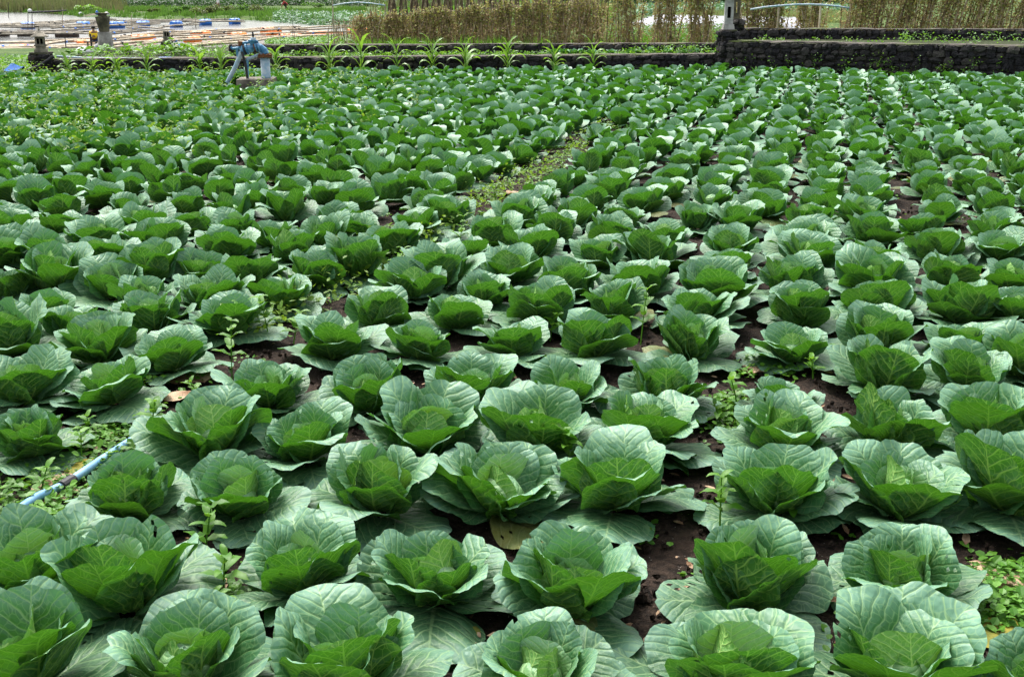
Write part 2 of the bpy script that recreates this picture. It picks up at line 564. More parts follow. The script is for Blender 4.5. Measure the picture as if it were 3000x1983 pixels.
LAKE = np.array([lp(x, y) for x, y in ((-420, 37), (0, 37), (100, 40), (180, 46), (220, 55), (300, 50), (420, 58), (560, 61), (700, 60), (800, 66), (960, 76), (1050, 84),
                                       (1075, 96), (1040, 112), (980, 121), (800, 130), (560, 140), (0, 190), (-420, 225))])
LAKE2 = np.array([(-900, 181), (-78, 181), (-92, 227), (-120, 388), (-900, 388)], float)


def signed(poly, X, Y):
    """Distance to a polygon, positive inside."""
    best = np.full(X.shape, 1e9)
    ins = np.zeros(X.shape, bool)
    n = len(poly)
    for i in range(n):
        ax, ay = poly[i]; bx, by = poly[(i + 1) % n]
        dx, dy = bx - ax, by - ay
        t = np.clip(((X - ax) * dx + (Y - ay) * dy) / (dx * dx + dy * dy), 0, 1)
        best = np.minimum(best, np.hypot(X - ax - t * dx, Y - ay - t * dy))
        c = (ay > Y) != (by > Y)
        ins ^= c & (X < (bx - ax) * (Y - ay) / (by - ay + 1e-12) + ax)
    return np.where(ins, best, -best)


def sst(a, b, x):
    t = np.clip((x - a) / (b - a), 0, 1)
    return t * t * (3 - 2 * t)


def land_z(X, Y):
    X, Y = np.asarray(X, float), np.asarray(Y, float)
    Yw, Y = Y, Y / K
    base = -1.0 * sst(24, 44, Y) * sst(7, -9, X - 0.06 * (Y - 30)) - 0.05 * sst(20, 26, Y)
    base = base + 0.10 * np.sin(X * 0.21 + 1.0) * np.sin(Y * 0.17) * sst(30, 45, Y)
    base = base + 0.012 * sst(60, 160, Y) * np.clip(Y - 60, 0, 400) * 0.4
    d = np.maximum(signed(LAKE, X, Yw), signed(LAKE2, X, Yw))
    z = base + (-1.9 - base) * sst(-2.5, 1.6, d)
    field = 0.012 * np.sin(X * 6.3 + 2 * np.sin(Yw * 3.1)) * np.sin(Yw * 5.7 + X) + 0.008 * np.sin(X * 17 + Yw * 9)
    return z + field * sst(20, 17, Y) - 0.012


xs = np.unique(np.concatenate([np.linspace(-2500, -200, 14), np.linspace(-200, -40, 60), np.linspace(-40, -13, 40), np.linspace(-13, 13, 174), np.linspace(13, 60, 50), np.linspace(60, 2500, 22)]))
ys = np.unique(np.concatenate([np.linspace(-6, 0, 12), np.linspace(0, 26, 180), np.linspace(26, 97, 95), np.linspace(97, 246, 95), np.linspace(246, 545, 24), np.linspace(545, 3500, 18)]))
GX, GY = np.meshgrid(xs, ys)
GZ = land_z(GX, GY)
zone = sst(18.2 * K, 20.5 * K, GY)
PATH = [gp(x, y, -0.95)[:2] for x, y in ((300, 39), (420, 33), (560, 26), (700, 19), (860, 10))]
pd = np.full(GX.shape, 1e9)
for (ax, ay), (bx, by) in zip(PATH, PATH[1:]):
    t = np.clip(((GX - ax) * (bx - ax) + (GY - ay) * (by - ay)) / ((bx - ax) ** 2 + (by - ay) ** 2), 0, 1)
    pd = np.minimum(pd, np.hypot(GX - ax - t * (bx - ax), GY - ay - t * (by - ay)))
zone = zone + sst(2.6, 1.2, pd)
ny, nx = GX.shape
i, j = np.meshgrid(np.arange(ny - 1), np.arange(nx - 1), indexing='ij')
p = (i * nx + j).ravel()
ground = link('ground', mesh_np('ground', np.stack([GX, GY, GZ], -1).reshape(-1, 3), np.stack([p, p + 1, p + nx + 1, p + nx], -1), M['soil'], attr=zone.ravel()))
tag(ground, kind='structure')
mb = MB()
mb.add([(-1500, 34, LAKE_Z), (30, 34, LAKE_Z), (30, 430, LAKE_Z), (-1500, 430, LAKE_Z)], [(0, 1, 2, 3)])
tag(mb.build('lake_water', M['water']), kind='structure')


def zat(x, y): return float(land_z(np.array([x]), np.array([y]))[0])


# far hills that close the view
g2 = np.random.default_rng(5)
hx = np.linspace(-1500, 1500, 90)
hv, hf = [], []
for k, (yy, hh) in enumerate(((700, 0.0), (800, 5), (950, 11), (1200, 17), (1600, 22))):
    for x in hx:
        hv.append((x, yy + 40 * math.sin(x * 0.004), -3 + hh * (0.7 + 0.3 * math.sin(x * 0.0031 + k) + 0.15 * math.sin(x * 0.013 + 2 * k))))
n = len(hx)
for k in range(4):
    for q in range(n - 1):
        hf.append((k * n + q, k * n + q + 1, k * n + n + q + 1, k * n + n + q))
tag(link('hills', mesh_np('hills', hv, hf, M['hill'])), kind='structure')


# ------------------------------------------------------------------ leaf scatter
def kites(P, size, seed, up=0.35, long=1.6, lean=None):
    """Small folded leaf blades (two quads each) at points P, facing every way; up lifts their faces to the sky."""
    g = np.random.default_rng(seed)
    P = np.asarray(P, float)
    n = len(P)
    nrm = g.normal(size=(n, 3)); nrm[:, 2] = np.abs(nrm[:, 2]) + up * 3
    nrm /= np.linalg.norm(nrm, axis=1)[:, None]
    d = g.normal(size=(n, 3))
    if lean is not None: d = d * 0.45 + np.asarray(lean)
    d -= nrm * (d * nrm).sum(1)[:, None]
    d /= np.linalg.norm(d, axis=1)[:, None] + 1e-9
    s = np.cross(nrm, d)
    L = (np.asarray(size) * g.uniform(0.65, 1.35, n))[:, None]
    W = L / long / 2 * 1.0
    fold = 0.22
    pts = [P, P + d * L * 0.30 + s * W + nrm * W * fold, P + d * L * 0.72 + s * W * 0.85 + nrm * W * fold, P + d * L, P + d * L * 0.72 - s * W * 0.85 + nrm * W * fold, P + d * L * 0.30 - s * W + nrm * W * fold]
    V = np.stack(pts, 1).reshape(-1, 3)
    b = np.arange(n)[:, None] * 6
    F = np.concatenate([b + np.array([0, 1, 2, 3]), b + np.array([0, 3, 4, 5])])
    return V, F, np.repeat(g.uniform(0, 1, n), 6)


def blades(P, h, w, seed, bend=0.25):
    """Upright grass or reed blades (tapering, two quads bent over) from points P."""
    g = np.random.default_rng(seed)
    P = np.asarray(P, float); n = len(P)
    a = g.uniform(0, 6.283, n)
    s = np.stack([np.cos(a), np.sin(a), np.zeros(n)], -1)
    b = g.uniform(0, 6.283, n)
    l = np.stack([np.cos(b), np.sin(b), np.zeros(n)], -1) * (g.uniform(0, bend, n) * h)[:, None] if True else 0
    H = (np.asarray(h) * g.uniform(0.6, 1.25, n))[:, None]
    z = np.array([0, 0, 1.0])
    W = np.asarray(w) / 2
    W = W[:, None] if W.ndim else W
    m1, m2 = P + z * H * 0.55 + l * 0.35, P + z * H + l
    V = np.stack([P - s * W, P + s * W, m1 + s * W * 0.8, m1 - s * W * 0.8, m2 + s * W * 0.15, m2 - s * W * 0.15], 1).reshape(-1, 3)
    k = np.arange(n)[:, None] * 6
    F = np.concatenate([k + np.array([0, 1, 2, 3]), k + np.array([3, 2, 4, 5])])
    return V, F, np.repeat(g.uniform(0, 1, n), 6)


def stuff(name, arrs, mat, label, cat, parent=None):
    VV, FF, AA, b = [], [], [], 0
    for V, F, A in arrs:
        VV.append(V); FF.append(F + b); AA.append(A); b += len(V)
    o = link(name, mesh_np(name, np.concatenate(VV), np.concatenate(FF), mat, attr=np.concatenate(AA), smooth=False), parent)
    o['kind'] = 'stuff'
    if parent is None: tag(o, label, cat)
    return o


def in_px(poly, n, z, seed):
    """n ground points whose pixels lie in a pixel rectangle x0,x1,y0,y1 (even over the ground)."""
    g = np.random.default_rng(seed)
    x0, x1, y0, y1 = poly
    inv0, inv1 = 1 / (y1 - HORIZON), 1 / (y0 - HORIZON)
    iv = np.sqrt(g.uniform(inv0 ** 2, inv1 ** 2, n))
    py = HORIZON + 1 / iv
    px = g.uniform(x0, x1, n)
    out = np.array([gp(a, b, z) for a, b in zip(px, py)])
    out[:, 2] = land_z(out[:, 0], out[:, 1])
    return out


# ------------------------------------------------------------------ stone walls
def rock_mesh(seed):
    g = np.random.default_rng(seed)
    n, m = 8, 5
    V = []
    k = g.uniform(0, 6.28, 6)
    for b in np.linspace(-1.57, 1.57, m):
        for a in np.linspace(0, 2 * math.pi, n, endpoint=False):
            x, y, z = math.cos(b) * math.cos(a), math.cos(b) * math.sin(a), math.sin(b)
            q = (abs(x) ** 3.2 + abs(y) ** 3.2 + abs(z) ** 3.2) ** (-1 / 3.2)     # boxy rubble
            r = q * (1 + 0.12 * math.sin(2 * a + k[0]) + 0.10 * math.sin(3 * a + 2 * b + k[1]) + 0.08 * math.sin(5 * b + k[2])) * g.uniform(0.82, 1.08)
            V.append((x * r, y * r, z * r))
    F = []
    for i in range(m - 1):
        for j in range(n):
            a, b = i * n + j, i * n + (j + 1) % n
            F.append((a, b, b + n, a + n))
    return mesh_np('stone', V, F, M['rock'], smooth=False)


ROCKS = [rock_mesh(k) for k in range(14)]


def stone_face(t, p0, p1, z0, z1, out, size, seed, depth=0.07):
    """Stones laid in uneven courses over the face from p0 to p1 (plan points), standing proud along out."""
    g = random.Random(seed)
    L = math.hypot(p1[0] - p0[0], p1[1] - p0[1])
    ux, uy = (p1[0] - p0[0]) / L, (p1[1] - p0[1]) / L
    rz = math.atan2(uy, ux)
    H = z1 - z0
    nc = max(1, round(H / (size * 0.72)))
    ch = H / nc
    for c in range(nc):
        s = -g.uniform(0, size * 0.5)
        while s < L:
            w = size * g.choice((0.55, 0.8, 1.0, 1.3, 1.75)) * g.uniform(.85, 1.15)
            m = s + w / 2
            if 0.02 < m < L - 0.02:
                hgt = ch * g.uniform(0.7, 1.35)
                zc = z0 + (c + 0.5) * ch + g.uniform(-.14, .14) * ch
                zc = min(zc, z1 - hgt / 2)
                d = g.uniform(-0.028, 0.016)
                o = link('stone', ROCKS[g.randrange(len(ROCKS))], t)
                o.location = (p0[0] + ux * m + out[0] * d, p0[1] + uy * m + out[1] * d, zc)
                o.scale = (w * 0.54, depth * g.uniform(.8, 1.2), hgt * 0.54)
                o.rotation_euler = (g.uniform(-.15, .15), g.uniform(-.22, .22), rz + g.uniform(-.1, .1))
            s += w * 0.97


def stone_wall(label, p0, p1, z0, H, thick, size, seed, visible_from=None, cope=0.022):
    """Dry-stone wall from p0 to p1 with its face to the camera: core, single stones, coping."""
    t = tag(empty('stone_wall', (0, 0, 0)), label, 'wall')
    L = math.hypot(p1[0] - p0[0], p1[1] - p0[1])
    ux, uy = (p1[0] - p0[0]) / L, (p1[1] - p0[1]) / L
    rz = math.atan2(uy, ux)
    out = (uy, -ux)                                       # towards the camera side
    cx, cy = (p0[0] + p1[0]) / 2 - out[0] * thick / 2, (p0[1] + p1[1]) / 2 - out[1] * thick / 2
    MB().box((cx, cy, z0 + (H - cope) / 2 - 0.02), (L, thick, H - cope + 0.0), rz).build('mortar_core', M['mortar'], t)
    stone_face(t, p0, p1, visible_from if visible_from else z0 + 0.02, z0 + H - cope * 0.6, out, size, seed)
    # coping: an uneven band of mortar along the top
    g = random.Random(seed + 5)
    n = max(4, int(L / 0.22))
    vs, fs = [], []
    for i in range(n + 1):
        s = L * i / n
        for off, zz in ((0.02, -cope), (0.012, 0.0), (-thick - 0.01, 0.004), (-thick - 0.01, -cope)):
            q = off + g.uniform(-.016, .016)
            vs.append((p0[0] + ux * s + out[0] * q, p0[1] + uy * s + out[1] * q, z0 + H + zz + g.uniform(-.009, .009)))
    for i in range(n):
        for k in range(4):
            a, b = i * 4 + k, i * 4 + (k + 1) % 4
            fs.append((a, a + 4, b + 4, b))
    fs += [(0, 1, 2, 3), (n * 4 + 3, n * 4 + 2, n * 4 + 1, n * 4)]
    cb = MB(); cb.add(vs, fs)
    cb.build('coping', M['coping'], t)
    return t


F0, F1 = (-8.95, wall_y(-8.95)), (4.28, wall_y(4.28))
stone_wall('low dark lava-stone wall behind the maize plants at the field\'s end', F0, F1, 0.0, 0.385, 0.24, 0.17, 1, 0.05)
Bk0, Bk1 = (-5.9, 18.75 * K), (4.62, 19.35 * K)


def rear_y(x): return Bk0[1] + (x - Bk0[0]) * (Bk1[1] - Bk0[1]) / (Bk1[0] - Bk0[0])


stone_wall('low dark lava-stone wall behind the narrow bed, below the bean poles', Bk0, Bk1, 0.0, at(1400, 129, 19.15 * K)[2], 0.24, 0.16, 2, 0.27)
R0, R1 = (4.36, 18.1 * K), (10.9, 16.15 * K)
stone_wall('taller dark lava-stone wall at the right end of the field', R0, R1, 0.0, 0.66, 0.28, 0.17, 3, 0.08)
RB0, RB1 = (4.95, 20.0 * K), (12.2, 19.4 * K)
stone_wall('upper dark lava-stone wall behind the taller right wall', RB0, RB1, 0.0, 0.82, 0.25, 0.16, 4, 0.55)


def bed(name, pts, z):
    """Raised strip of soil between two walls."""
    n = len(pts)
    mb = MB()
    mb.add([(x, y, z) for x, y in pts] + [(x, y, -0.1) for x, y in pts], [tuple(range(n))] + [(i, n + i, n + (i + 1) % n, (i + 1) % n) for i in range(n)])
    o = mb.build(name, M['soil'])
    a = o.data.attributes.new('vary', 'FLOAT', 'POINT')
    a.data.foreach_set('value', [0.4] * len(o.data.vertices))
    return tag(o, kind='structure')


bed('narrow_bed', [(-5.8, wall_y(-5.8) + 0.22), (4.35, wall_y(4.35) + 0.22), (4.6, rear_y(4.6) + 0.05), (-5.8, rear_y(-5.8) + 0.05)], 0.30)
bed('lakeside_bed', [(-8.9, wall_y(-8.9) + 0.22), (-5.9, wall_y(-5.9) + 0.22), (-5.9, 21.4 * K), (-9.4, 20.9 * K)], 0.34)
bed('upper_bed', [(4.6, 18.1 * K + .2), (10.9, 16.15 * K + .25), (12.1, 19.38 * K), (5.0, 19.98 * K)], 0.59)


def stone_pillar(label, c, w, z0, z1, seed, top=True):
    t = tag(empty('stone_pillar', (0, 0, 0)), label, 'pillar')
    MB().box((c[0], c[1], (z0 + z1) / 2), (w * 0.86, w * 0.86, z1 - z0 - 0.02)).build('mortar_core', M['mortar'], t)
    h = w / 2
    stone_face(t, (c[0] - h, c[1] - h), (c[0] + h, c[1] - h), z0 + 0.02, z1, (0, -1), 0.15, seed)
    stone_face(t, (c[0] - h, c[1] + h), (c[0] - h, c[1] - h), z0 + 0.02, z1, (-1, 0), 0.15, seed + 1)
    stone_face(t, (c[0] + h, c[1] - h), (c[0] + h, c[1] + h), z0 + 0.02, z1, (1, 0), 0.15, seed + 2)
    MB().box((c[0], c[1], z1 + 0.012), (w * 1.02, w * 1.02, 0.035), 0.03).build('cap', M['coping'], t)
    return t


# ------------------------------------------------------------------ cabbages
def leaf_np(L, e0, e1, flare, kap, ruffle, seed, nph, nrh, r0, z0, az, heart=0.0, wide=0.8, droop=0.0, zmin=0.006):
    """One cabbage leaf as numpy arrays. The blade is a fan of radius R(phi) about the leaf base; its midrib climbs at
    elevation e0 turning to e1 and tipping back by flare at the rim; kap cups it across; az turns it about the plant."""
    g = np.random.default_rng(seed)
    ph = np.linspace(-1, 1, nph)
    rh = np.linspace(0.0, 1.0, nrh) ** 0.85
    PH, RH = np.meshgrid(ph, rh)                        # rows: from the base to the rim
    ang = PH * math.radians(77)
    R = L * np.cos(ang) ** wide
    k1, k2, k3 = g.uniform(0, 6.28, 3)
    R = R * (1 + 0.07 * np.sin(3.1 * PH + k1) + 0.042 * np.sin(7.3 * PH + k2) + 0.014 * np.sin(19 * PH + k3))
    tooth = np.abs(np.sin(PH * g.uniform(13, 17) + k2)) ** 0.5
    R = R * (1 - 0.028 * (1 - tooth) * (RH > 0.9))
    notch = g.uniform(-0.9, 0.9)
    R = R * (1 - g.uniform(0.0, 0.09) * np.exp(-((PH - notch) / 0.035) ** 2) * RH ** 6)
    a = RH * R * np.cos(ang)
    b = RH * R * np.sin(ang)
    # midrib profile
    n = 60
    tt = np.linspace(0, 1.15, n)
    prof = np.sin(np.clip(tt / 0.72, 0, 1) * math.pi / 2)
    e = e0 + (e1 - e0) * prof - flare * np.clip((tt - 0.55) / 0.45, 0, 1.2) ** 1.6
    dr = np.cos(e) * (tt[1] - tt[0]) * L
    dz = np.sin(e) * (tt[1] - tt[0]) * L
    r = r0 + np.concatenate([[0], np.cumsum(dr)[:-1]])
    z = z0 + np.concatenate([[0], np.cumsum(dz)[:-1]])
    t = np.clip(a / L, 0, 1.15)
    rr, zz, ee = np.interp(t, tt, r), np.interp(t, tt, z), np.interp(t, tt, e)
    # cupping across, relaxed towards the rim, edges rolling back
    kk = kap * (1.0 - 0.55 * np.clip(t, 0, 1))
    q = np.clip(np.abs(b) * kk, 0, 2.4)
    lat = np.sign(b) * np.sin(q) / kk
    inn = (1 - np.cos(q)) / kk
    edge = np.abs(b) / (0.52 * L)
    inn = inn - L * g.uniform(0.05, 0.34) * np.clip(edge - 0.5, 0, 1) ** 1.6
    # ruffled rim, broad buckling, blisters between the veins
    f1, f2 = g.uniform(7.5, 10.5), g.uniform(17, 23)
    q1, q2, q3, q4 = g.uniform(0, 6.28, 4)
    rim = RH ** 4
    inn = inn + L * ruffle * rim * (0.6 * np.sin(f1 * PH + q1) + 0.4 * np.sin(f2 * PH + q2))
    inn = inn + L * 0.075 * RH ** 1.5 * np.sin(2.4 * PH + q3) + L * 0.016 * RH * np.sin(9.0 * t + 4 * np.abs(PH) + q4)
    inn = inn + L * 0.006 * RH * np.cos((t - 0.8 * np.abs(b) / L) * 6.5 * 6.283)
    inn = inn - L * 0.02 * np.exp(-(b / (0.03 * L)) ** 2) * (1 - 0.6 * t)      # groove of the midrib
    zz = zz - droop * L * np.clip(edge - 0.25, 0, 1) ** 1.5
    twist = g.uniform(-0.16, 0.16)
    lat2 = lat * np.cos(twist) - inn * np.sin(twist) * 0.6
    inn2 = inn + lat * math.sin(twist) * t
    x = rr - np.sin(ee) * inn2
    zc = zz + np.cos(ee) * inn2
    if heart:                                            # closes over the head
        s = np.clip((zc - heart) / heart, 0, 1)
        x = x * (1 - 0.7 * s)
    zc = np.maximum(zc, zmin + 0.004 * np.sin(9 * PH + q1) ** 2)
    ca, sa = math.cos(az), math.sin(az)
    V = np.stack([x * ca - lat2 * sa, x * sa + lat2 * ca, zc], -1).reshape(-1, 3)
    UV = np.stack([b / L, a / L], -1).reshape(-1, 2)
    i, j = np.meshgrid(np.arange(nrh - 1), np.arange(nph - 1), indexing='ij')
    p = (i * nph + j).ravel()
    F = np.stack([p, p + nph, p + nph + 1, p + 1], -1)
    return V, F, UV


D2R = math.radians


def cabbage_recipe(seed, few=False):
    """Leaves of one plant: (kind, keyword arguments for leaf_np)."""
    g = random.Random(seed)
    out = []

    def ring(kind, n, a0, L, e0, e1, flare, kap, ruffle, z0, wide, droop=(0, 0), jit=.3):
        for i in range(n):
            u = lambda r: g.uniform(*r)
            out.append((kind, dict(L=u(L), e0=D2R(u(e0)), e1=D2R(u(e1)), flare=D2R(u(flare)), kap=u(kap), ruffle=u(ruffle), r0=0.023, z0=u(z0),
                                   az=a0 + i * 6.283 / n + g.uniform(-jit, jit), wide=u(wide), droop=u(droop))))
        return a0 + g.uniform(0, 6)
    o = g.uniform(-7, 7)                                 # how far this plant has opened
    if few:                                              # far plants: what shows is the standing cup
        a = ring('outer_leaf', 3, g.uniform(0, 6), (.20, .28), (10, 26), (0, 30), (5, 55), (1.5, 4.0), (.04, .075), (.016, .024), (.80, 1.1), (0, .2), .6)
        a = ring('outer_leaf', 2, a, (.21, .27), (28, 40), (32 + o, 54 + o), (5, 70), (1.8, 4.5), (.04, .08), (.020, .026), (.78, 1.05), (0, .06), .7)
        a = ring('leaf', 4, a, (.215, .29), (40, 54), (56 + o, 80 + o), (0, 62), (2.4, 5.2), (.035, .08), (.026, .032), (.78, 1.1), jit=.45)
        a = ring('leaf', 2, a, (.20, .255), (48, 58), (70 + o, 90 + o), (0, 50), (4.2, 7.0), (.03, .07), (.036, .04), (.7, .95), jit=.5)
        return out
    a = ring('outer_leaf', 5, g.uniform(0, 6), (.22, .30), (8, 22), (0, 18), (5, 60), (1.5, 4.0), (.035, .07), (.016, .024), (.80, 1.1), (0, .2), .6)                                 # old leaves on the ground
    a = ring('outer_leaf', 2, a, (.22, .285), (26, 38), (28 + o, 48 + o), (5, 55), (1.8, 4.5), (.035, .07), (.020, .026), (.74, 1.0), (0, .08), .7)                                     # leaning out
    a = ring('leaf', 5, a, (.22, .285), (38, 50), (54 + o, 74 + o), (3, 58), (2.4, 4.8), (.035, .075), (.026, .032), (.72, .98), jit=.38)                                                # the open cup
    a = ring('leaf', 3, a, (.20, .25), (46, 56), (68 + o, 88 + o), (0, 40), (4.2, 7.4), (.025, .06), (.036, .04), (.66, .9), jit=.5)                                                    # about the head
    ring('heart_leaf', 3, a, (.145, .205), (50, 64), (88, 114), (-15, 25), (7.5, 11.5), (.025, .05), (.04, .044), (.62, .8), jit=.5)                                                    # folding over the heart
    return out


LEAF_MAT = {'outer_leaf': 'leaf_old', 'leaf': 'leaf', 'heart_leaf': 'leaf_heart'}


def head_np(seed, n=12, m=8, r=0.066, zc=0.105):
    g = np.random.default_rng(seed)
    a, b = np.meshgrid(np.linspace(0, 2 * math.pi, n + 1), np.linspace(-1.35, 1.57, m))
    k = g.uniform(0, 6.28, 3)
    rad = r * (1 + 0.06 * np.sin(2 * a + k[0]) * np.cos(b) + 0.05 * np.sin(3 * a + 3 * b + k[1]))
    V = np.stack([rad * np.cos(b) * np.cos(a), rad * np.cos(b) * np.sin(a), zc + 0.9 * rad * np.sin(b)], -1).reshape(-1, 3)
    UV = np.stack([(a / 6.283 - 0.5), (b + 1.35) / 2.9], -1).reshape(-1, 2)
    i, j = np.meshgrid(np.arange(m - 1), np.arange(n), indexing='ij')
    p = (i * (n + 1) + j).ravel()
    F = np.stack([p, p + 1, p + n + 2, p + n + 1], -1)
    return V, F, UV


def make_prototype(seed, nph, nrh, few=False, plain=''):
    """Shared leaf meshes of one plant: list of (part name, mesh)."""
    parts = []
    for i, (kind, kw) in enumerate(cabbage_recipe(seed, few)):
        V, F, UV = leaf_np(seed=seed * 100 + i, nph=nph, nrh=nrh, **kw)
        g = np.random.default_rng(seed * 7 + i)
        if nph > 30 and kind != 'heart_leaf' and g.uniform() < 0.5:                     # holes eaten by insects
            row, colm = g.integers(5, nrh - 1, 9), np.clip(g.integers(4, nph - 5) + g.integers(-7, 8, 9), 2, nph - 4)
            F = np.delete(F, (row * (nph - 1) + colm)[:g.integers(1, 9)], axis=0)
        mt = 'leaf_yellowing' if (i < 3 and g.uniform() < 0.06) else LEAF_MAT[kind]
        parts.append((kind, mesh_np(kind, V, F, M[mt + plain], UV)))
    V, F, UV = head_np(seed)
    parts.append(('head', mesh_np('head', V, F, M['leaf_heart' + plain], UV)))
    return parts


protos_hi = [make_prototype(40 + k, 45, 15) for k in range(43)]
protos_mid = [make_prototype(100 + k, 21, 9) for k in range(18)]
protos_lo = [make_prototype(140 + k, 19, 8, True) for k in range(12)]

# rows of the photograph from its bottom edge upwards: pixel of each plant's open cup, left to right
ROWS = [
    [(55, 1925), (544, 1925), (1010, 1930), (1590, 1925), (2150, 1925), (2640, 1912), (3075, 1965)],
    [(97, 1636), (367, 1695), (890, 1640), (1270, 1661), (1675, 1687), (2202, 1670), (2658, 1645)],
    [(371, 1425), (696, 1420), (1105, 1405), (1460, 1412), (1801, 1405), (2275, 1415), (2632, 1422), (2961, 1405)],
    [(80, 1250), (611, 1257), (900, 1266), (1253, 1249), (1578, 1249), (1877, 1236), (2287, 1245), (2607, 1240), (2906, 1228)],
    [(63, 1110), (325, 1110), (788, 1122), (1088, 1131), (1380, 1122), (1662, 1114), (1945, 1126), (2291, 1140), (2590, 1084), (2839, 1076), (3010, 1035)],
    [(25, 979), (287, 1000), (500, 1018), (970, 985), (1228, 984), (1502, 979), (1746, 979), (2020, 985), (2325, 992), (2578, 971), (2826, 980)],
    [(126, 895), (228, 937), (447, 920), (675, 920), (1097, 903), (1329, 903), (1577, 891), (1801, 882), (2055, 890), (2350, 891), (2578, 878), (2814, 887), (2990, 887)],
    [(25, 815), (152, 802), (325, 819), (422, 861), (616, 849), (822, 845), (1202, 823), (1417, 840), (1674, 815), (1877, 815), (2097, 836), (2325, 807), (2565, 815), (2780, 798), (2975, 805)],
    [(13, 735), (139, 739), (295, 743), (438, 781), (586, 781), (738, 781), (919, 781), (1038, 756), (1295, 790), (1502, 773), (1755, 731), (1911, 731), (2126, 764), (2371, 735), (2556, 748), (2750, 714), (2936, 714)],
    [(46, 693), (181, 663), (295, 684), (455, 693), (658, 714), (856, 722), (953, 684), (1143, 701), (1363, 735), (1447, 689), (1556, 714), (1624, 663), (1788, 680), (1944, 676), (2143, 701), (2367, 689), (2552, 672), (2708, 655), (2906, 659)],
    [(422, 646), (565, 646), (691, 655), (801, 684), (1042, 659), (1223, 646), (1303, 621), (1518, 630), (1683, 625), (1826, 625), (2042, 625), (2169, 634), (2375, 642), (2527, 625)],
]
CUP_Z = 0.13
plants = []                                              # x, y, row, column, label
for r, row in enumerate(ROWS):
    for c, (px, py) in enumerate(row):
        p = gp(px, py, CUP_Z)
        where = 'bottom row of the photo' if r == 0 else ORD[r] + ' row up from the photo\'s bottom edge'
        plants.append([p[0], p[1], r, c, 'green cabbage, %s from the left in the %s' % (ORD[c], where)])
SPECIAL = {(0, 6): 'green cabbage cut off by the right edge in the bottom row of the photo',
           (4, 7): 'small stunted green cabbage among weeds right of the middle, fifth row up',
           (4, 10): 'green cabbage half cut off by the right edge beside the fifth row up',
           (3, 1): 'green cabbage beside the blue pipe in the weedy furrow, fourth row up',
           (6, 0): 'green cabbage with insect-chewed rim near the left edge, seventh row up'}
for p in plants:
    p[4] = SPECIAL.get((p[2], p[3]), p[4])

near_xy = [(p[0], p[1]) for p in plants]
far = []
Y_OPEN = gp(1500, 672, CUP_Z)[1]
for i in range(-46, 66):
    for j in range(0, 66):
        u = i * 0.425 + nr.uniform(-.055, .055)
        v = j * 0.53 + (i % 2) * 0.25 + nr.uniform(-.07, .07)
        x, y = rb[0] * u + ra[0] * v, rb[1] * u + ra[1] * v
        if y < Y_OPEN or y > wall_y(x) - 0.42: continue
        if abs(x) > 0.5 * y + 1.2: continue
        if any((x - a) ** 2 + (y - b) ** 2 < 0.345 ** 2 for a, b in near_xy): continue
        # left out: the furrow, the pump's slab
        if furrow_dist(x, y) < (0.15 if y < 11.5 else 0.08 if y < 14.5 else 0.03): continue
        q = gp(752, 228, 0.22)
        if abs(x - q[0]) < 0.55 and -0.62 < y - q[1] < 0.6: continue
        far.append((x, y))
far.sort(key=lambda p: p[1] + 0.04 * abs(p[0]))
n_single = 300 - len(plants)
for x, y in far[:n_single]:
    side = 'left of the weedy furrow' if x < FURROW[7][0] + (y - FURROW[7][1]) * (FURROW[10][0] - FURROW[7][0]) / (FURROW[10][1] - FURROW[7][1]) else 'right of the weedy furrow'
    plants.append([x, y, 99, 0, 'green cabbage in the crowded middle rows ' + side])

for k, (x, y, row, col, label) in enumerate(plants):
    g = random.Random(900 + k)
    if row <= 4: proto = protos_hi[k % len(protos_hi)]
    elif row <= 10: proto = protos_mid[(k * 3 + k // 4) % len(protos_mid)]
    else: proto = protos_lo[(k * 3 + k // 4) % len(protos_lo)]
    s = g.uniform(0.86, 1.12) if row < 90 else g.uniform(0.86, 1.08)
    if (row, col) == (4, 7): s = 0.62
    t = empty('cabbage', (x, y, 0.0), g.uniform(0, 6.283), s)
    t.rotation_euler = (g.uniform(-.13, .13), g.uniform(-.13, .13), g.uniform(0, 6.283))
    t.scale = (s * g.uniform(.95, 1.05), s * g.uniform(.95, 1.05), s * g.uniform(.78, 1.0))
    tag(t, label, 'cabbage', 'cabbages planted in rows')
    for name, me in proto:
        link(name, me, t)

# the far plants, too many to be single things: one mass of real leaves
VV, FF, UU, AA = [], [], [], []
base = 0
lib = []
for k in range(9):
    vs, fs, us, aa, b0 = [], [], [], [], 0
    for i, (kind, kw) in enumerate(cabbage_recipe(200 + k, True)):
        V, F, UV = leaf_np(seed=9000 + k * 50 + i, nph=15, nrh=7, **kw)
        vs.append(V); fs.append(F + b0); us.append(UV); aa.append(np.full(len(V), (0.37 * i + 0.11 * k) % 1.0)); b0 += len(V)
    lib.append((np.concatenate(vs), np.concatenate(fs), np.concatenate(us), np.concatenate(aa)))
for k, (x, y) in enumerate(far[n_single:]):
    V, F, U, A = lib[k % len(lib)]
    a, s = nr.uniform(0, 6.28), nr.uniform(0.86, 1.08) * (0.8 if abs(x - q[0]) < 0.6 and y < q[1] and y > q[1] - 1.5 else 1.0)
    ca, sa = math.cos(a) * s, math.sin(a) * s
    W = np.stack([V[:, 0] * ca - V[:, 1] * sa + x, V[:, 0] * sa + V[:, 1] * ca + y, V[:, 2] * s * 0.9], -1)
    VV.append(W); FF.append(F + base); UU.append(U); AA.append((A + nr.uniform(0, 1)) % 1.0); base += len(W)
o = link('distant_cabbages', mesh_np('distant_cabbages', np.concatenate(VV), np.concatenate(FF), M['leaf_plain'], np.concatenate(UU), np.concatenate(AA)))
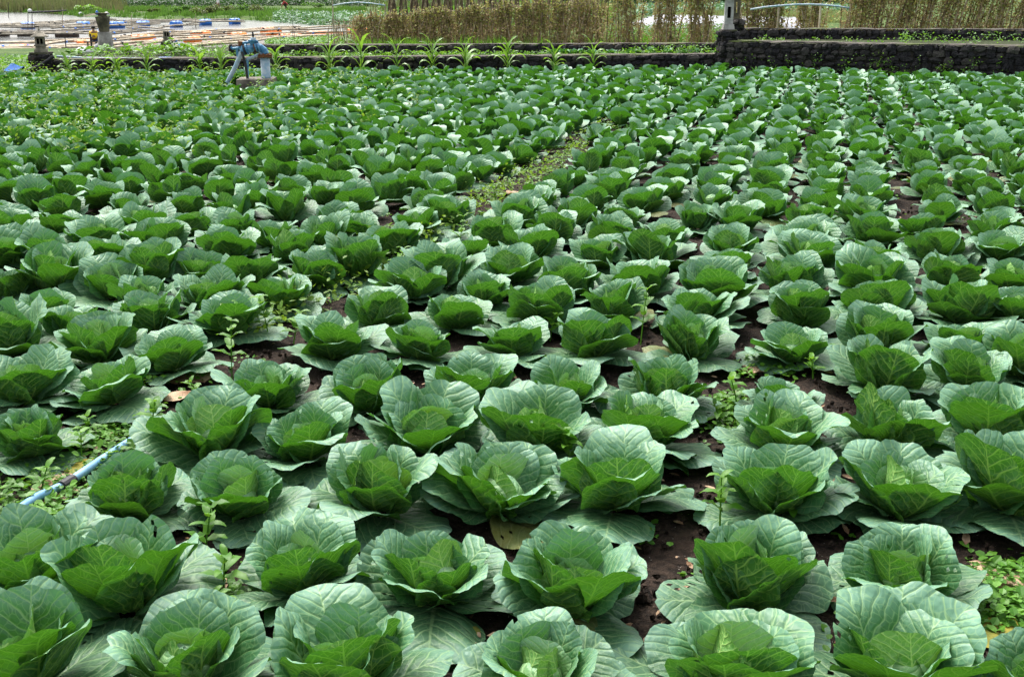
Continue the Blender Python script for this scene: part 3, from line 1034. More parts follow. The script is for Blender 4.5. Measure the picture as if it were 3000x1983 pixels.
tag(o, 'mass of small green cabbages filling the far end of the field', 'cabbages', kind='stuff')
print('cabbages', len(plants), 'far', len(far) - n_single)


# ------------------------------------------------------------------ shrines, lanterns and pillars on the walls
pl = at(112, 156, 17.05 * K)
stone_pillar('short lava-stone pillar carrying the roofed lantern at the left', (pl[0], 17.05 * K + .15), 0.33, 0.0, pl[2] - 0.02, 21)


def lantern(label, c, z, s, roof=True, rz=0.3):
    t = tag(empty('stone_lantern', (c[0], c[1], z), rz, s), label, 'lantern')
    b = MB(); b.box((0, 0, 0.035), (0.25, 0.25, 0.07)); b.box((0, 0, 0.10), (0.19, 0.19, 0.06)); b.box((0, 0, 0.145), (0.23, 0.23, 0.03))
    b.build('base', M['carved'], t)
    f = MB(); f.box((0, 0, 0.165), (0.18, 0.18, 0.014)); f.box((0, 0, 0.293), (0.18, 0.18, 0.03))
    for x, y in ((-1, -1), (1, -1), (1, 1), (-1, 1)): f.box((x * 0.075, y * 0.075, 0.225), (0.034, 0.034, 0.112))
    for k in range(4):
        a = k * math.pi / 2
        f.box((0.08 * math.cos(a), 0.08 * math.sin(a), 0.225), (0.022, 0.022, 0.112), a)
    f.build('openwork_body', M['carved'], t)
    MB().box((0, 0, 0.226), (0.115, 0.115, 0.104)).build('painted_shade_core', M['hollow_shade'], t)  # solid black block: the shade inside the lantern, put in as colour
    if roof:
        r = MB()
        r.add([(-.165, -.165, .308), (.165, -.165, .308), (.165, .165, .308), (-.165, .165, .308), (-.165, -.165, .325), (.165, -.165, .325), (.165, .165, .325), (-.165, .165, .325),
               (-.075, -.075, .385), (.075, -.075, .385), (.075, .075, .385), (-.075, .075, .385), (0, 0, .455)],
              [(3, 2, 1, 0)] + [(k, (k + 1) % 4, 4 + (k + 1) % 4, 4 + k) for k in range(4)] + [(4 + k, 4 + (k + 1) % 4, 8 + (k + 1) % 4, 8 + k) for k in range(4)] + [(8 + k, 8 + (k + 1) % 4, 12) for k in range(4)])
        rf = r.build('roof', M['carved'], t)
        MB().lathe([(0.018, 0.44), (0.024, 0.46), (0.012, 0.485), (0.003, 0.50)], n=8).build('finial', M['carved'], rf)
    return t


lantern('small carved stone lantern with pyramid roof on the left wall pillar', (pl[0], 17.05 * K + .15), pl[2], 0.93)
p2 = at(484, 126, 20.3 * K)
stone_pillar('dark stone stub carrying the roofless lantern behind the leafy bed', (p2[0], 20.3 * K + .15), 0.22, 0.2, p2[2] - 0.01, 31)
lantern('roofless carved stone lantern behind the leafy bed, left of the pump', (p2[0], 20.3 * K + .15), p2[2], 0.80, roof=False)

# tall tapering pillar with a flared block and a plate on it
tp = at(312, 151, 20.2 * K)
t = tag(empty('stone_post', (tp[0], 20.2 * K, 0.2), 0.12), 'tall grey concrete pillar with flared mossy top block beside two seated people', 'pillar')
k = 20.2 * K / CP / FPX * 0.985
shaft_h = (151 - 99) * k + 0.08
sh = MB()
for zz, hw in ((0, 0.5),):
    n = 28
    prof = []
    vs, fs = [], []
    for i, z in enumerate(np.linspace(-0.05, shaft_h, 5)):
        w = 0.165 - 0.03 * i / 4
        for q in range(n):
            a = 2 * math.pi * q / n
            sq = (abs(math.cos(a)) ** 5 + abs(math.sin(a)) ** 5) ** (-0.2)
            fl = 1 + 0.04 * math.sin(9 * a + 0.4 * i)
            vs.append((w * sq * fl * math.cos(a), w * sq * fl * math.sin(a), z))
    for i in range(4):
        for q in range(n):
            a, b = i * n + q, i * n + (q + 1) % n
            fs.append((a, b, b + n, a + n))
    fs.append(tuple(range(4 * n, 5 * n)))
    sh.add(vs, fs)
sh.build('shaft', M['concrete'], t)
MB().box((0.0, 0, shaft_h + 0.012), (0.26, 0.26, 0.03)).build('collar', M['concrete'], t)
fb = MB(); hh = 40 * k
fb.add([(-.09, -.09, 0), (.09, -.09, 0), (.09, .09, 0), (-.09, .09, 0), (-.115, -.115, hh * .5), (.105, -.105, hh * .5), (.105, .105, hh * .5), (-.115, .115, hh * .5), (-.145, -.135, hh), (.125, -.135, hh * 1.03), (.125, .135, hh * 1.03), (-.145, .135, hh)],
       [(3, 2, 1, 0), (8, 9, 10, 11)] + [(a, (a + 1) % 4, 4 + (a + 1) % 4, 4 + a) for a in range(4)] + [(4 + a, 4 + (a + 1) % 4, 8 + (a + 1) % 4, 8 + a) for a in range(4)])
fb.build('flared_block', M['moss_stone'], t, (0, 0, shaft_h + 0.027))
MB().box((0, 0, 0), (0.16, 0.16, 0.05)).box((0, 0, 0.04), (0.26, 0.24, 0.025)).build('top_plate', M['moss_stone'], t, (-0.01, 0, shaft_h + 0.05 + hh * 1.03))

# corner of the right walls: two rubble columns and a white shrine
c1 = at(2133, 92, 18.2 * K)
stone_pillar('rubble stone column at the corner where the taller right wall begins', (c1[0] + 0.02, 18.2 * K + .13), 0.30, 0.0, c1[2], 41)
c2 = at(2160, 60, 19.9 * K)
stone_pillar('rubble stone column behind the white shrine at the wall corner', (c2[0], 19.9 * K + .15), 0.24, 0.3, c2[2], 45)
s1 = (c1[0] + 0.02, 18.2 * K + .13)
t = tag(empty('wall_shrine', (s1[0], s1[1], c1[2] + 0.03)), 'small white shrine with curved roof on slotted post at the wall corner', 'shrine')
MB().box((0, 0, 0.05), (0.23, 0.22, 0.10), 0, 0.86).build('footing', M['concrete'], t)
fr = MB()
for x in (-0.062, 0.062): fr.box((x, 0, 0.36), (0.05, 0.10, 0.52))
fr.box((0, 0, 0.16), (0.074, 0.10, 0.12)); fr.box((0, 0, 0.53), (0.074, 0.10, 0.18))
fr.build('post', M['pale_stone'], t)
MB().box((0, 0.03, 0.33), (0.072, 0.03, 0.22)).build('slot_shade', M['hollow_shade'], t)  # black panel painted as the shade within the post's opening
r = MB()
vs, fs = [], []
nseg = 10
for i in range(nseg + 1):
    u = -1 + 2 * i / nseg
    z = 0.60 + 0.10 * (1 - u * u) - 0.02
    for y in (-0.15, 0.15):
        vs += [(u * 0.19, y, z), (u * 0.17, y * 0.95, z + 0.035)]
for i in range(nseg):
    a = i * 4
    fs += [(a, a + 2, a + 6, a + 4), (a + 1, a + 5, a + 7, a + 3), (a, a + 4, a + 5, a + 1), (a + 2, a + 3, a + 7, a + 6)]
fs += [(0, 1, 3, 2), (nseg * 4, nseg * 4 + 2, nseg * 4 + 3, nseg * 4 + 1)]
r.add(vs, fs); r.build('roof', M['pale_stone'], t)
MB().box((0, 0, 0.80), (0.20, 0.18, 0.20)).box((0, 0, 0.915), (0.28, 0.26, 0.04)).build('offering_box', M['pale_stone'], t)
t = tag(empty('wooden_post', (c2[0], 19.9 * K + .15, c2[2] + 0.03)), 'dark notched wooden post standing on the rear rubble column', 'post')
w = MB(); w.box((-0.045, 0, 0.24), (0.05, 0.09, 0.50)); w.box((0.045, 0, 0.24), (0.05, 0.09, 0.50)); w.box((0, 0, 0.06), (0.045, 0.085, 0.12)); w.box((0, 0, 0.40), (0.045, 0.085, 0.10))
w.build('frame', M['moss_stone'], t)
MB().box((0.04, 0, 0.515), (0.22, 0.16, 0.05)).build('cross_piece', M['straw'], t)

# ------------------------------------------------------------------ the pump in the field
sl = gp(752, 228, 0.22)
PY = sl[1]


def pu(px, py, dy=0.0):
    q = at(px, py, PY)
    return np.array((q[0], PY + dy, q[2]))


t = tag(empty('irrigation_pump', (sl[0], PY, 0.0)), 'blue and white irrigation pump head on slanting legs over a concrete slab', 'pump')
org = np.array((sl[0], PY, 0.0))


def rel(p): return tuple(np.array(p) - org)


def pipe(name, mat, pts, r, parent, n=12):
    return MB().tube([rel(p) for p in pts], r, n).build(name, mat, parent, smooth=False)


post_x = pu(778, 200)
slab = MB()
slab.box(rel((sl[0], PY, 0.09)), (0.62, 0.62, 0.24), 0.08, 0.97)
slab.build('slab', M['slab'], t)
post = MB().lathe([(0.082, 0.20), (0.082, 0.24), (0.078, 0.25), (0.078, pu(778, 168)[2])], rel((post_x[0], PY, 0)), 18).build('post', M['pale_pipe'], t, smooth=True)
zt = pu(778, 168)[2]
fl = MB().lathe([(0.125, 0.0), (0.125, 0.02)], rel((post_x[0], PY, zt)), 18).lathe([(0.125, 0.026), (0.125, 0.046)], rel((post_x[0], PY, zt)), 18).build('flange', M['rust'], t)
for q in range(8):
    a = q * math.pi / 4
    MB().lathe([(0.014, -0.012), (0.014, 0.066)], rel((post_x[0] + 0.104 * math.cos(a), PY + 0.104 * math.sin(a), zt)), 6).build('bolt', M['rust'], fl)
pipe('slanted_leg', M['pale_pipe'], [pu(666, 243), pu(690, 196), pu(708, 152)], 0.038, t, 14)
pipe('elbow', M['blue_paint'], [pu(778, 166), pu(778, 158), pu(773, 148), pu(763, 140), pu(752, 136)], [0.062, 0.062, 0.062, 0.06, 0.056], t, 14)
body = pipe('valve_body', M['blue_paint'], [pu(757, 138), pu(745, 137), pu(735, 143), pu(725, 144), pu(712, 147), pu(706, 150)], [0.05, 0.052, 0.066, 0.066, 0.05, 0.046], t, 16)
ax = pu(716, 147) - pu(752, 137)
ax /= np.linalg.norm(ax)
for px, py, rr, m in ((761, 141, 0.088, 'blue_paint'), (752, 139, 0.088, 'blue_paint'), (748, 140, 0.082, 'rust'), (724, 144, 0.094, 'blue_paint'), (718, 146, 0.09, 'black'), (713, 148, 0.086, 'blue_paint')):
    c = pu(px, py)
    pipe('flange', M[m], [c - ax * 0.011, c + ax * 0.011], rr, t, 16)
bon = pipe('bonnet', M['blue_paint'], [pu(741, 132), pu(741, 121)], [0.05, 0.06], t, 12)
pipe('bonnet_flange', M['blue_paint'], [pu(741, 122), pu(741, 118)], [0.08, 0.08], bon if False else t, 14)
pipe('gate_stem', M['black'], [pu(741, 118), pu(741, 106), pu(740, 94)], [0.034, 0.022, 0.012], t, 8)
pipe('stuffing_box', M['pale_pipe'], [pu(742, 117), pu(742, 111)], [0.05, 0.04], t, 10)
pipe('top_bar', M['blue_paint'], [pu(711, 127), pu(735, 124), pu(756, 122)], 0.026, t, 10)
pipe('side_tap', M['blue_paint'], [pu(705, 138), pu(698, 142), pu(680, 143), pu(676, 138)], [0.03, 0.026, 0.022, 0.02], t, 10)
pipe('tap_handle', M['black'], [pu(672, 133), pu(680, 132)], 0.012, t, 6)
pipe('side_cap', M['rust'], [pu(704, 136), pu(705, 122)], [0.035, 0.045], t, 10)
pipe('drain_pipe', M['blue_paint'], [pu(694, 146), pu(697, 168)], 0.022, t, 8)
pipe('brace', M['pale_pipe'], [pu(768, 157, -0.03), pu(725, 174, -0.03)], 0.026, t, 10)
pipe('prop', M['blue_paint'], [pu(725, 172, -0.02), pu(728, 240, -0.05)], 0.022, t, 8)
pipe('black_hose', M['black'], [pu(712, 152, -0.08), pu(716, 165, -0.09), pu(722, 185, -0.09), pu(726, 215, -0.08), pu(730, 240, -0.08)], 0.022, t, 8)

# blue pipes: along the left wall top, in the near furrow
a, b = at(166, 166, 17.3 * K), at(466, 173, 17.5 * K)
mid = at(300, 172, 17.4 * K)
t = tag(empty('blue_wall_pipe', a), 'long pale blue pipe lying along the top of the left stone wall', 'pipe')
MB().tube([np.array(q) - np.array(a) for q in (a, at(230, 170, 17.35 * K), mid, b)], 0.022, 10).build('pipe', M['pale_pipe'], t, smooth=True)
MB().tube([np.array(b) - np.array(a), np.array(at(502, 172, 17.5 * K)) - np.array(a)], 0.033, 10).build('sleeve', M['bright_blue'], t)
hp = [gp(x, y, 0.025) for x, y in ((-60, 1560), (20, 1515), (110, 1455), (190, 1420), (290, 1352), (370, 1300), (440, 1258), (500, 1225))]
t = tag(empty('irrigation_pipe', hp[0]), 'light blue pipe lying in the weedy furrow at the lower left', 'pipe')
r0 = np.array(hp[0])
MB().tube([np.array(q) - r0 for q in hp], 0.016, 12).build('pipe', M['hose'], t, smooth=True)
MB().tube([np.array(gp(180, 1425, 0.027)) - r0, np.array(gp(215, 1404, 0.027)) - r0], 0.021, 12).build('joint', M['black'], t)


# ------------------------------------------------------------------ maize plants before the wall
def strip_leaf(base, az, L, W, e0, sag, seed, n=9, twist=0.5, pw=1.4):
    """Arching strap leaf with a folded midrib."""
    g = random.Random(seed)
    d = np.array((math.cos(az), math.sin(az), 0)); s0 = np.array((-math.sin(az), math.cos(az), 0)); z = np.array((0, 0, 1.0))
    P = np.array(base, float); vs, fs = [], []
    for i in range(n + 1):
        u = i / n
        e = e0 - sag * u ** pw
        w = W * (0.55 + 0.45 * math.sin(min(1, u * 2.6) * math.pi / 2)) * (1 - u ** 2.6) ** 0.8 + 0.0008
        tw = twist * u
        nrm = -math.sin(e) * d + math.cos(e) * z
        s = math.cos(tw) * s0 + math.sin(tw) * nrm
        wob = 0.10 * w * math.sin(u * 17 + seed)
        vs += [tuple(P - s * w / 2 + nrm * (w * 0.16 + wob)), tuple(P), tuple(P + s * w / 2 + nrm * (w * 0.16 - wob))]
        P = P + (math.cos(e) * d + math.sin(e) * z) * L / n
    for i in range(n):
        a = i * 3
        fs += [(a, a + 1, a + 4, a + 3), (a + 1, a + 2, a + 5, a + 4)]
    return vs, fs


MAIZE = [(200, 213, 172), (274, 222, 168), (344, 219, 163), (432, 214, 140), (586, 210, 155), (650, 206, 147), (810, 204, 146), (966, 199, 128), (1058, 195, 114), (1163, 194, 124), (1267, 195, 127), (1363, 197, 126), (1487, 197, 121), (1623, 193, 140), (1738, 197, 124)]
for k, (px, py, top) in enumerate(MAIZE):
    g = random.Random(300 + k)
    Y = wall_y(at(px, py, 17.5 * K)[0]) - 0.22
    b, tt = at(px, py, Y), at(px, top, Y)
    h = max(0.42, tt[2] * 1.18)
    t = tag(empty('maize_plant', (b[0], Y, 0.0)), 'young green maize plant, %s from the left along the low stone wall' % ORD[k], 'maize plant', 'young maize plants along the wall')
    st = h * 0.58
    MB().tube([(0, 0, 0), (0.01, 0, st * 0.5), (0.0, 0.0, st)], [0.016, 0.013, 0.009], 7).build('stalk', M['maize'], t, smooth=True)
    nl = g.choice((8, 9, 10))
    a0 = g.choice((0.0, 0.25, -0.2))
    for q in range(nl):
        u = q / (nl - 1)
        az = a0 + (math.pi if q % 2 else 0) + g.uniform(-.65, .65)
        mb = MB()
        mb.add(*strip_leaf((0, 0, st * (0.22 + 0.78 * u)), az, h * g.uniform(0.46, 0.70), 0.085 * g.uniform(.8, 1.15), math.radians(g.uniform(56, 70) + 16 * u), math.radians(g.uniform(120, 190) * (1.0 - 0.45 * u)), k * 31 + q, n=11, twist=g.uniform(-.8, .8), pw=1.9))
        mb.build('leaf', M['maize'], t, smooth=True)

# ------------------------------------------------------------------ weeds
def weed(label, px, py, h, seed, mat='weed', pairs=4, leaf=0.055, group='leafy weeds between the cabbages', z=0.0):
    g = random.Random(seed)
    b = gp(px, py, z)
    t = tag(empty('weed_plant', b), label, 'weed', group)
    lx, ly = g.uniform(-.04, .04), g.uniform(-.04, .04)
    MB().tube([(0, 0, 0), (lx * .4, ly * .4, h * .5), (lx, ly, h)], [0.004, 0.003, 0.002], 5).build('stem', M[mat], t)
    for q in range(pairs):
        u = (q + 1) / pairs
        a = q * 1.57 + g.uniform(-.4, .4)
        for s in (0, math.pi):
            mb = MB()
            L = leaf * (1.15 - 0.45 * u) * g.uniform(.8, 1.2)
            c = np.array((lx * u, ly * u, h * (0.25 + 0.75 * u)))
            mb.add(*strip_leaf(c, a + s + g.uniform(-.3, .3), L * 1.25, L * 0.62, math.radians(g.uniform(15, 50)), math.radians(g.uniform(30, 80)), seed + q, n=5, twist=0.15))
            mb.build('leaf', M[mat], t, smooth=True)
    return t


WEEDS = [
    (600, 1650, .15, 'leafy weed standing behind the withered leaf, second row up at left'), (655, 1745, .11, 'bright green weed on bare soil beside the second row cabbage'),
    (640, 1790, .06, 'low round-leaved weed on bare soil near the bottom left'), (678, 1822, .07, 'low weed at the foot of bottom row cabbages, left'),
    (2108, 1560, .17, 'upright leafy weed between two cabbages in the third row, right of middle'), (2330, 1550, .09, 'weed leaves in front of the third row cabbage, right of middle'),
    (447, 1262, .11, 'pointed weed standing by the blue pipe, left'), (261, 1285, .08, 'small weed beside the fourth row cabbage at far left'),
    (240, 1345, .09, 'broad-leaved weed in the lower left furrow above the litter'), (122, 1440, .07, 'weed sprig over the brown litter near the left edge'),
    (680, 1110, .24, 'tall leafy weed with yellow flowers in the left furrow'), (590, 1178, .09, 'leafy weed between brown litter and cabbage at left'),
    (1676, 1385, .15, 'thin upright weed between fourth row cabbages at the centre'), (2160, 1195, .12, 'broad clump of weed leaves beside the small stunted cabbage'),
    (2382, 1110, .08, 'weed rosette above the small stunted cabbage'), (2114, 1255, .08, 'low weed on the soil left of the stunted cabbage'),
    (1877, 1010, .24, 'tall budding weed between sixth row cabbages right of centre'), (1611, 1000, .11, 'weed clump between sixth row cabbages at the centre'),
    (1345, 735, .20, 'tall bright weed in the middle of the weedy furrow'), (1270, 765, .12, 'bright weed lower in the weedy furrow near the centre'),
    (1169, 800, .14, 'bright weed at the furrow beside the centre-left cabbages'), (1455, 610, .16, 'weed in the upper furrow where soil shows, centre'),
    (790, 1000, .20, 'yellow-flowered weed spreading in the left furrow, centre-left'), (860, 1010, .14, 'low yellow-flowered weed beside the large cabbage, centre-left')]
for k, (px, py, h, lab) in enumerate(WEEDS):
    weed(lab, px, py, h * 1.15, 500 + k, pairs=5 if h > .13 else 4, leaf=0.062 if h > .1 else 0.05)

# creeping ground cover in the furrow and on open soil
g3 = np.random.default_rng(77)
pts, size = [], []


def clump(x, y, n, r, h):
    q = g3.normal(size=(n, 2)) * r
    for a, b in q:
        pts.append((x + a, y + b, max(0.006, g3.uniform(0.1, 1) * h * math.exp(-(a * a + b * b) / (4 * r * r))))); size.append(g3.uniform(0.016, 0.030))


for (ax, ay, _), (bx, by, _) in zip(FURROW, FURROW[1:]):
    L = math.hypot(bx - ax, by - ay)
    for q in range(int(L * 11)):
        u = g3.uniform()
        clump(ax + (bx - ax) * u + g3.normal() * 0.13, ay + (by - ay) * u + g3.normal() * 0.13, g3.integers(8, 40), g3.uniform(0.03, 0.09), g3.uniform(0.02, 0.07))
for x0, x1, y0, y1, n in ((2880, 3040, 1660, 1860, 26), (2120, 2200, 1160, 1290, 14), (0, 200, 1440, 1560, 22), (250, 480, 1260, 1380, 30), (620, 700, 1700, 1830, 6), (2180, 2330, 1040, 1100, 6), (2880, 2990, 860, 930, 8)):
    for q in range(n):
        c = gp(g3.uniform(x0, x1), g3.uniform(y0, y1))
        clump(c[0], c[1], g3.integers(15, 50), g3.uniform(0.03, 0.07), g3.uniform(0.02, 0.06))
for q in range(420):
    x, y = g3.uniform(-6, 6), g3.uniform(1.8, 12)
    clump(x, y, g3.integers(3, 16), g3.uniform(0.02, 0.07), 0.04)
V, F, A = kites(pts, np.array(size), 3, up=0.7, long=1.15)
stuff('ground_cover', [(V, F, A)], M['cover'], 'low creeping green weeds covering the furrow and open soil', 'weeds')

# yellow-green weeds growing through the cabbages at the back left and along the furrow
sp, ss = [], []
for q in range(680):
    px, py = g3.uniform(-60, 1250) ** 1.0, 215 + 230 * g3.uniform() ** 1.9
    if g3.uniform() > (1.0 - 0.72 * px / 1250) * (1.0 if py < 330 else 0.55): continue
    c = gp(px, py, 0.18)
    if c[1] > wall_y(c[0]) - 0.25: continue
    h = g3.uniform(0.22, 0.40)
    for w in range(g3.integers(9, 20)):
        sp.append((c[0] + g3.normal() * 0.07, c[1] + g3.normal() * 0.07, h * g3.uniform(0.45, 1.0))); ss.append(g3.uniform(0.03, 0.06))
for q in range(260):
    k = g3.integers(3, len(FURROW) - 1)
    u = g3.uniform()
    x = FURROW[k][0] * (1 - u) + FURROW[k + 1][0] * u + g3.normal() * 0.12
    y = FURROW[k][1] * (1 - u) + FURROW[k + 1][1] * u + g3.normal() * 0.12
    h = g3.uniform(0.06, 0.2)
    for w in range(g3.integers(5, 14)):
        sp.append((x + g3.normal() * 0.05, y + g3.normal() * 0.05, h * g3.uniform(0.2, 1.0))); ss.append(g3.uniform(0.025, 0.05))
stuff('flowering_weeds', [kites(sp, np.array(ss), 4, up=0.3, long=2.0)], M['yweed'], 'yellow-green weeds growing up among the far left cabbages', 'weeds')

# grass and weeds on and before the walls, in the narrow beds
wp, wsz, gp_, gh = [], [], [], []
for q in range(70):
    s = g3.uniform()
    x = F0[0] + (F1[0] - F0[0]) * s
    y = wall_y(x) - 0.14
    h = g3.uniform(0.06, 0.2)
    for w in range(g3.integers(4, 14)):
        wp.append((x + g3.normal() * 0.06, y + g3.normal() * 0.04, h * g3.uniform(0.1, 1))); wsz.append(g3.uniform(0.025, 0.055))
for q in range(60):
    s = g3.uniform()
    x, y = R0[0] + (R1[0] - R0[0]) * s, R0[1] + (R1[1] - R0[1]) * s - 0.16
    h = g3.uniform(0.2, 0.52)
    for w in range(g3.integers(6, 18)):
        wp.append((x + g3.normal() * 0.05, y + g3.normal() * 0.04, h * g3.uniform(0.2, 1))); wsz.append(g3.uniform(0.025, 0.05))
for q in range(620):
    x = g3.uniform(-8.7, 4.5); y = g3.uniform(wall_y(x) + 0.3, rear_y(x) - 0.1 if x > -5.8 else 20.2 * K)
    h = g3.uniform(0.03, 0.13) * (1.9 if x > 2.5 or x < -6 else 1.0)
    for w in range(g3.integers(5, 14)):
        wp.append((x + g3.normal() * 0.08, y + g3.normal() * 0.06, 0.32 + h * g3.uniform(0.1, 1))); wsz.append(g3.uniform(0.03, 0.07))
for q in range(90):
    s = g3.uniform()
    x = 5.0 + 6.5 * s; y = g3.uniform(18.9 - (x - 5) * .24, 19.3) * K
    h = g3.uniform(0.04, 0.13) * (2.0 if s > 0.45 else 1.0)
    for w in range(g3.integers(4, 12)):
        wp.append((x + g3.normal() * 0.06, y + g3.normal() * 0.05, 0.6 + h * g3.uniform(0.1, 1))); wsz.append(g3.uniform(0.03, 0.06))
stuff('wall_weeds', [kites(wp, np.array(wsz), 5, up=0.25, long=1.8)], M['weed'], 'green weeds growing along the stone walls and narrow beds', 'weeds')

# cabbages of the narrow bed between the walls
bp = []
for q in range(34):
    x = g3.uniform(0.2, 4.2)
    bp.append((x, g3.uniform(wall_y(x) + 0.5, rear_y(x) - 0.3)))
for k, (x, y) in enumerate(bp[:14]):
    t = tag(empty('bed_cabbage', (x, y, 0.30), g3.uniform(0, 6), 0.62), 'small cabbage in the narrow bed between the two low walls', 'cabbage', 'cabbages in the narrow bed')
    for name, me in protos_lo[k % len(protos_lo)]: link(name, me, t)

# big-leaved creeping plants on the lakeside bed
LEAFY = [(250, 168, 'big-leaved creeping plant on the left wall in front of the white sack'), (340, 160, 'big-leaved creeping plant at the foot of the tall pillar'), (430, 158, 'big-leaved creeping plant right of the tall pillar'), (515, 152, 'highest big-leaved creeping plant below the roofless lantern'), (545, 168, 'big-leaved creeping plant at the right end of the left bed')]
for k, (px, py, lab) in enumerate(LEAFY):
    g = random.Random(60 + k)
    b = at(px, py, (18.6 + 0.3 * (k % 3)) * K)
    t = tag(empty('creeping_plant', (b[0], b[1], 0.34)), lab, 'plant', 'big-leaved plants on the lakeside bed')
    h = 0.20 + (0.16 if k == 3 else 0.05 * (k % 2))
    for q in range(34):
        a, rr = g.uniform(0, 6.28), 0.42 * math.sqrt(g.uniform(0, 1))
        c = (rr * math.cos(a), rr * math.sin(a) * 0.8, h * g.uniform(0.2, 1) * (1 - 0.5 * rr / 0.42))
        mb = MB(); W = g.uniform(0.09, 0.15)
        mb.add(*strip_leaf(c, g.uniform(0, 6.28), W * 1.1, W, math.radians(g.uniform(0, 45)), math.radians(g.uniform(20, 60)), k * 50 + q, n=4, twist=0.2))
        mb.build('leaf', M['cover'], t, smooth=True)
    MB().tube([(-0.3, 0, 0.01), (0, 0.05, 0.05), (0.3, 0, 0.02)], 0.008, 5).build('stem', M['cover'], t)

# withered leaves on the soil
WITHER = [(527, 1725, 'withered brown cabbage leaf beside the second row cabbage, lower left', 'shell', .15), (600, 1125, 'large withered tan leaf on bare soil left of the fifth row cabbage', 'shell', .2),
          (550, 1150, 'crumpled brown leaf on bare soil, left part of the field', 'shell', .16), (185, 1385, 'yellowed dead leaf above the brown litter at lower left', 'yellow_leaf', .14),
          (225, 1420, 'withered brown leaf beside the blue pipe at lower left', 'shell', .16), (150, 1425, 'brown litter leaf left of the pipe joint', 'shell', .15), (2195, 1100, 'withered tan leaf on soil above the small stunted cabbage', 'shell', .17),
          (2985, 1670, 'withered tan leaf at the right edge, beside the ground cover', 'shell', .18), (2800, 1830, 'half withered leaf under the lower right cabbage', 'yellow_leaf', .18),
          (2898, 825, 'withered brown leaf near the right edge, upper rows', 'shell', .16), (2925, 905, 'pale withered leaf near the right edge, seventh row up', 'shell', .16),
          (1170, 815, 'withered leaf in the furrow left of centre', 'shell', .14), (1245, 790, 'tan withered leaf in the furrow near the centre', 'shell', .14), (1395, 690, 'dead leaf on the furrow, centre', 'shell', .16),
          (1440, 620, 'tan dead leaf high in the furrow', 'shell', .16), (1540, 570, 'farthest withered leaf on bare furrow soil', 'shell', .2), (450, 1665, 'yellow-brown leaf under the second row cabbages at left', 'yellow_leaf', .12), (1340, 1895, 'yellowed leaf on dark soil between bottom row cabbages', 'yellow_leaf', .10)]
for k, (px, py, lab, mt, L) in enumerate(WITHER):
    V, F, UV = leaf_np(L, 0.10, 0.05, 0.5, 3.0, 0.09, 7000 + k, 17, 8, 0.0, 0.012, 0.0, droop=0.1, zmin=0.004)
    o = link('withered_leaf', mesh_np('withered_leaf', V, F, M[mt], UV), None, gp(px, py, 0.0), (0, 0, k * 2.3), (1, 1, 0.9))
    tag(o, lab, 'leaf', 'withered leaves on the soil')

# straw, leaf crumbs and dead scraps on the soil
lpt = []
for q in range(2600):
    y = 1.8 + 10 * g3.uniform() ** 1.5; x = g3.uniform(-0.5, 0.5) * y
    if math.sin(x * 3.1) * math.sin(y * 2.3 + x) + g3.uniform(-.6, .9) < 0.25: continue
    lpt.append((x, y, g3.uniform(0.004, 0.014)))
stuff('leaf_litter', [kites(lpt, g3.uniform(0.012, 0.05, len(lpt)), 8, up=1.6, long=2.4)], M['shell'], 'straw and dead leaf scraps scattered on the soil', 'litter')

# clods
cl = np.array([(math.cos(b) * math.cos(a), math.cos(b) * math.sin(a), math.sin(b)) for b in (-.9, 0.05, .9) for a in np.linspace(0, 6.283, 5, endpoint=False)])
cf = np.array([(i * 5 + j, i * 5 + (j + 1) % 5, i * 5 + 5 + (j + 1) % 5, i * 5 + 5 + j) for i in range(2) for j in range(5)] + [(10, 11, 12, 13), (10, 13, 14, 10)][:1])
cv, cff, ca = [], [], []
for q in range(7000):
    y = 1.8 + 10 * g3.uniform() ** 1.5; x = g3.uniform(-0.5, 0.5) * y
    s = g3.uniform(0.003, 0.013) * (1.8 if g3.uniform() < .1 else 1)
    cv.append(cl * s * g3.uniform(.7, 1.3, (1, 3)) * (1 + 0.25 * g3.normal(size=(15, 1))) + (x, y, s * .2)); cff.append(cf + 15 * q); ca.append(np.zeros(15))
stuff('soil_clods', [(np.concatenate(cv), np.concatenate(cff), np.concatenate(ca))], M['soil'], 'crumbs and small clods of dark soil', 'soil')


# ------------------------------------------------------------------ lake: bamboo rafts, floats, stakes
RAFT_Z = -0.98
FRONT_POLES = [(-120, 180, 90, 164), (-120, 190, 100, 180), (-100, 160, 215, 121), (-100, 150, 180, 143), (-80, 130, 262, 119), (-60, 140, 330, 128), (120, 141, 420, 121), (420, 121, 700, 101),
               (326, 111, 600, 90), (600, 90, 880, 79), (300, 120, 620, 99), (620, 99, 845, 88), (845, 88, 1045, 80), (331, 137, 620, 112), (620, 112, 850, 96), (850, 96, 1060, 91),
               (331, 149, 560, 131), (560, 137, 850, 108), (850, 108, 1000, 98), (480, 138, 720, 122)]
BACK_POLES = [(0, 72, 130, 68), (-60, 78, 160, 80), (20, 74, 300, 58), (60, 68, 340, 56), (110, 76, 440, 62), (150, 82, 470, 70), (180, 86, 300, 82), (250, 66, 560, 56), (330, 62, 700, 62),
              (480, 78, 600, 66), (390, 80, 510, 87), (560, 66, 715, 59), (-40, 98, 262, 101), (-40, 94, 230, 90), (230, 92, 400, 88), (300, 100, 400, 94)]


g4 = random.Random(8)
for lst, n_more in ((FRONT_POLES, 20), (BACK_POLES, 16)):
    for s in lst[:n_more]:
        dx, dy = g4.uniform(-25, 30), g4.choice((-5.5, -4, 4, 5.5))
        lst.append((s[0] + dx, s[1] + dy * s[1] / 130, s[2] + dx, s[3] + dy * s[3] / 130 + g4.uniform(-1.5, 1.5)))


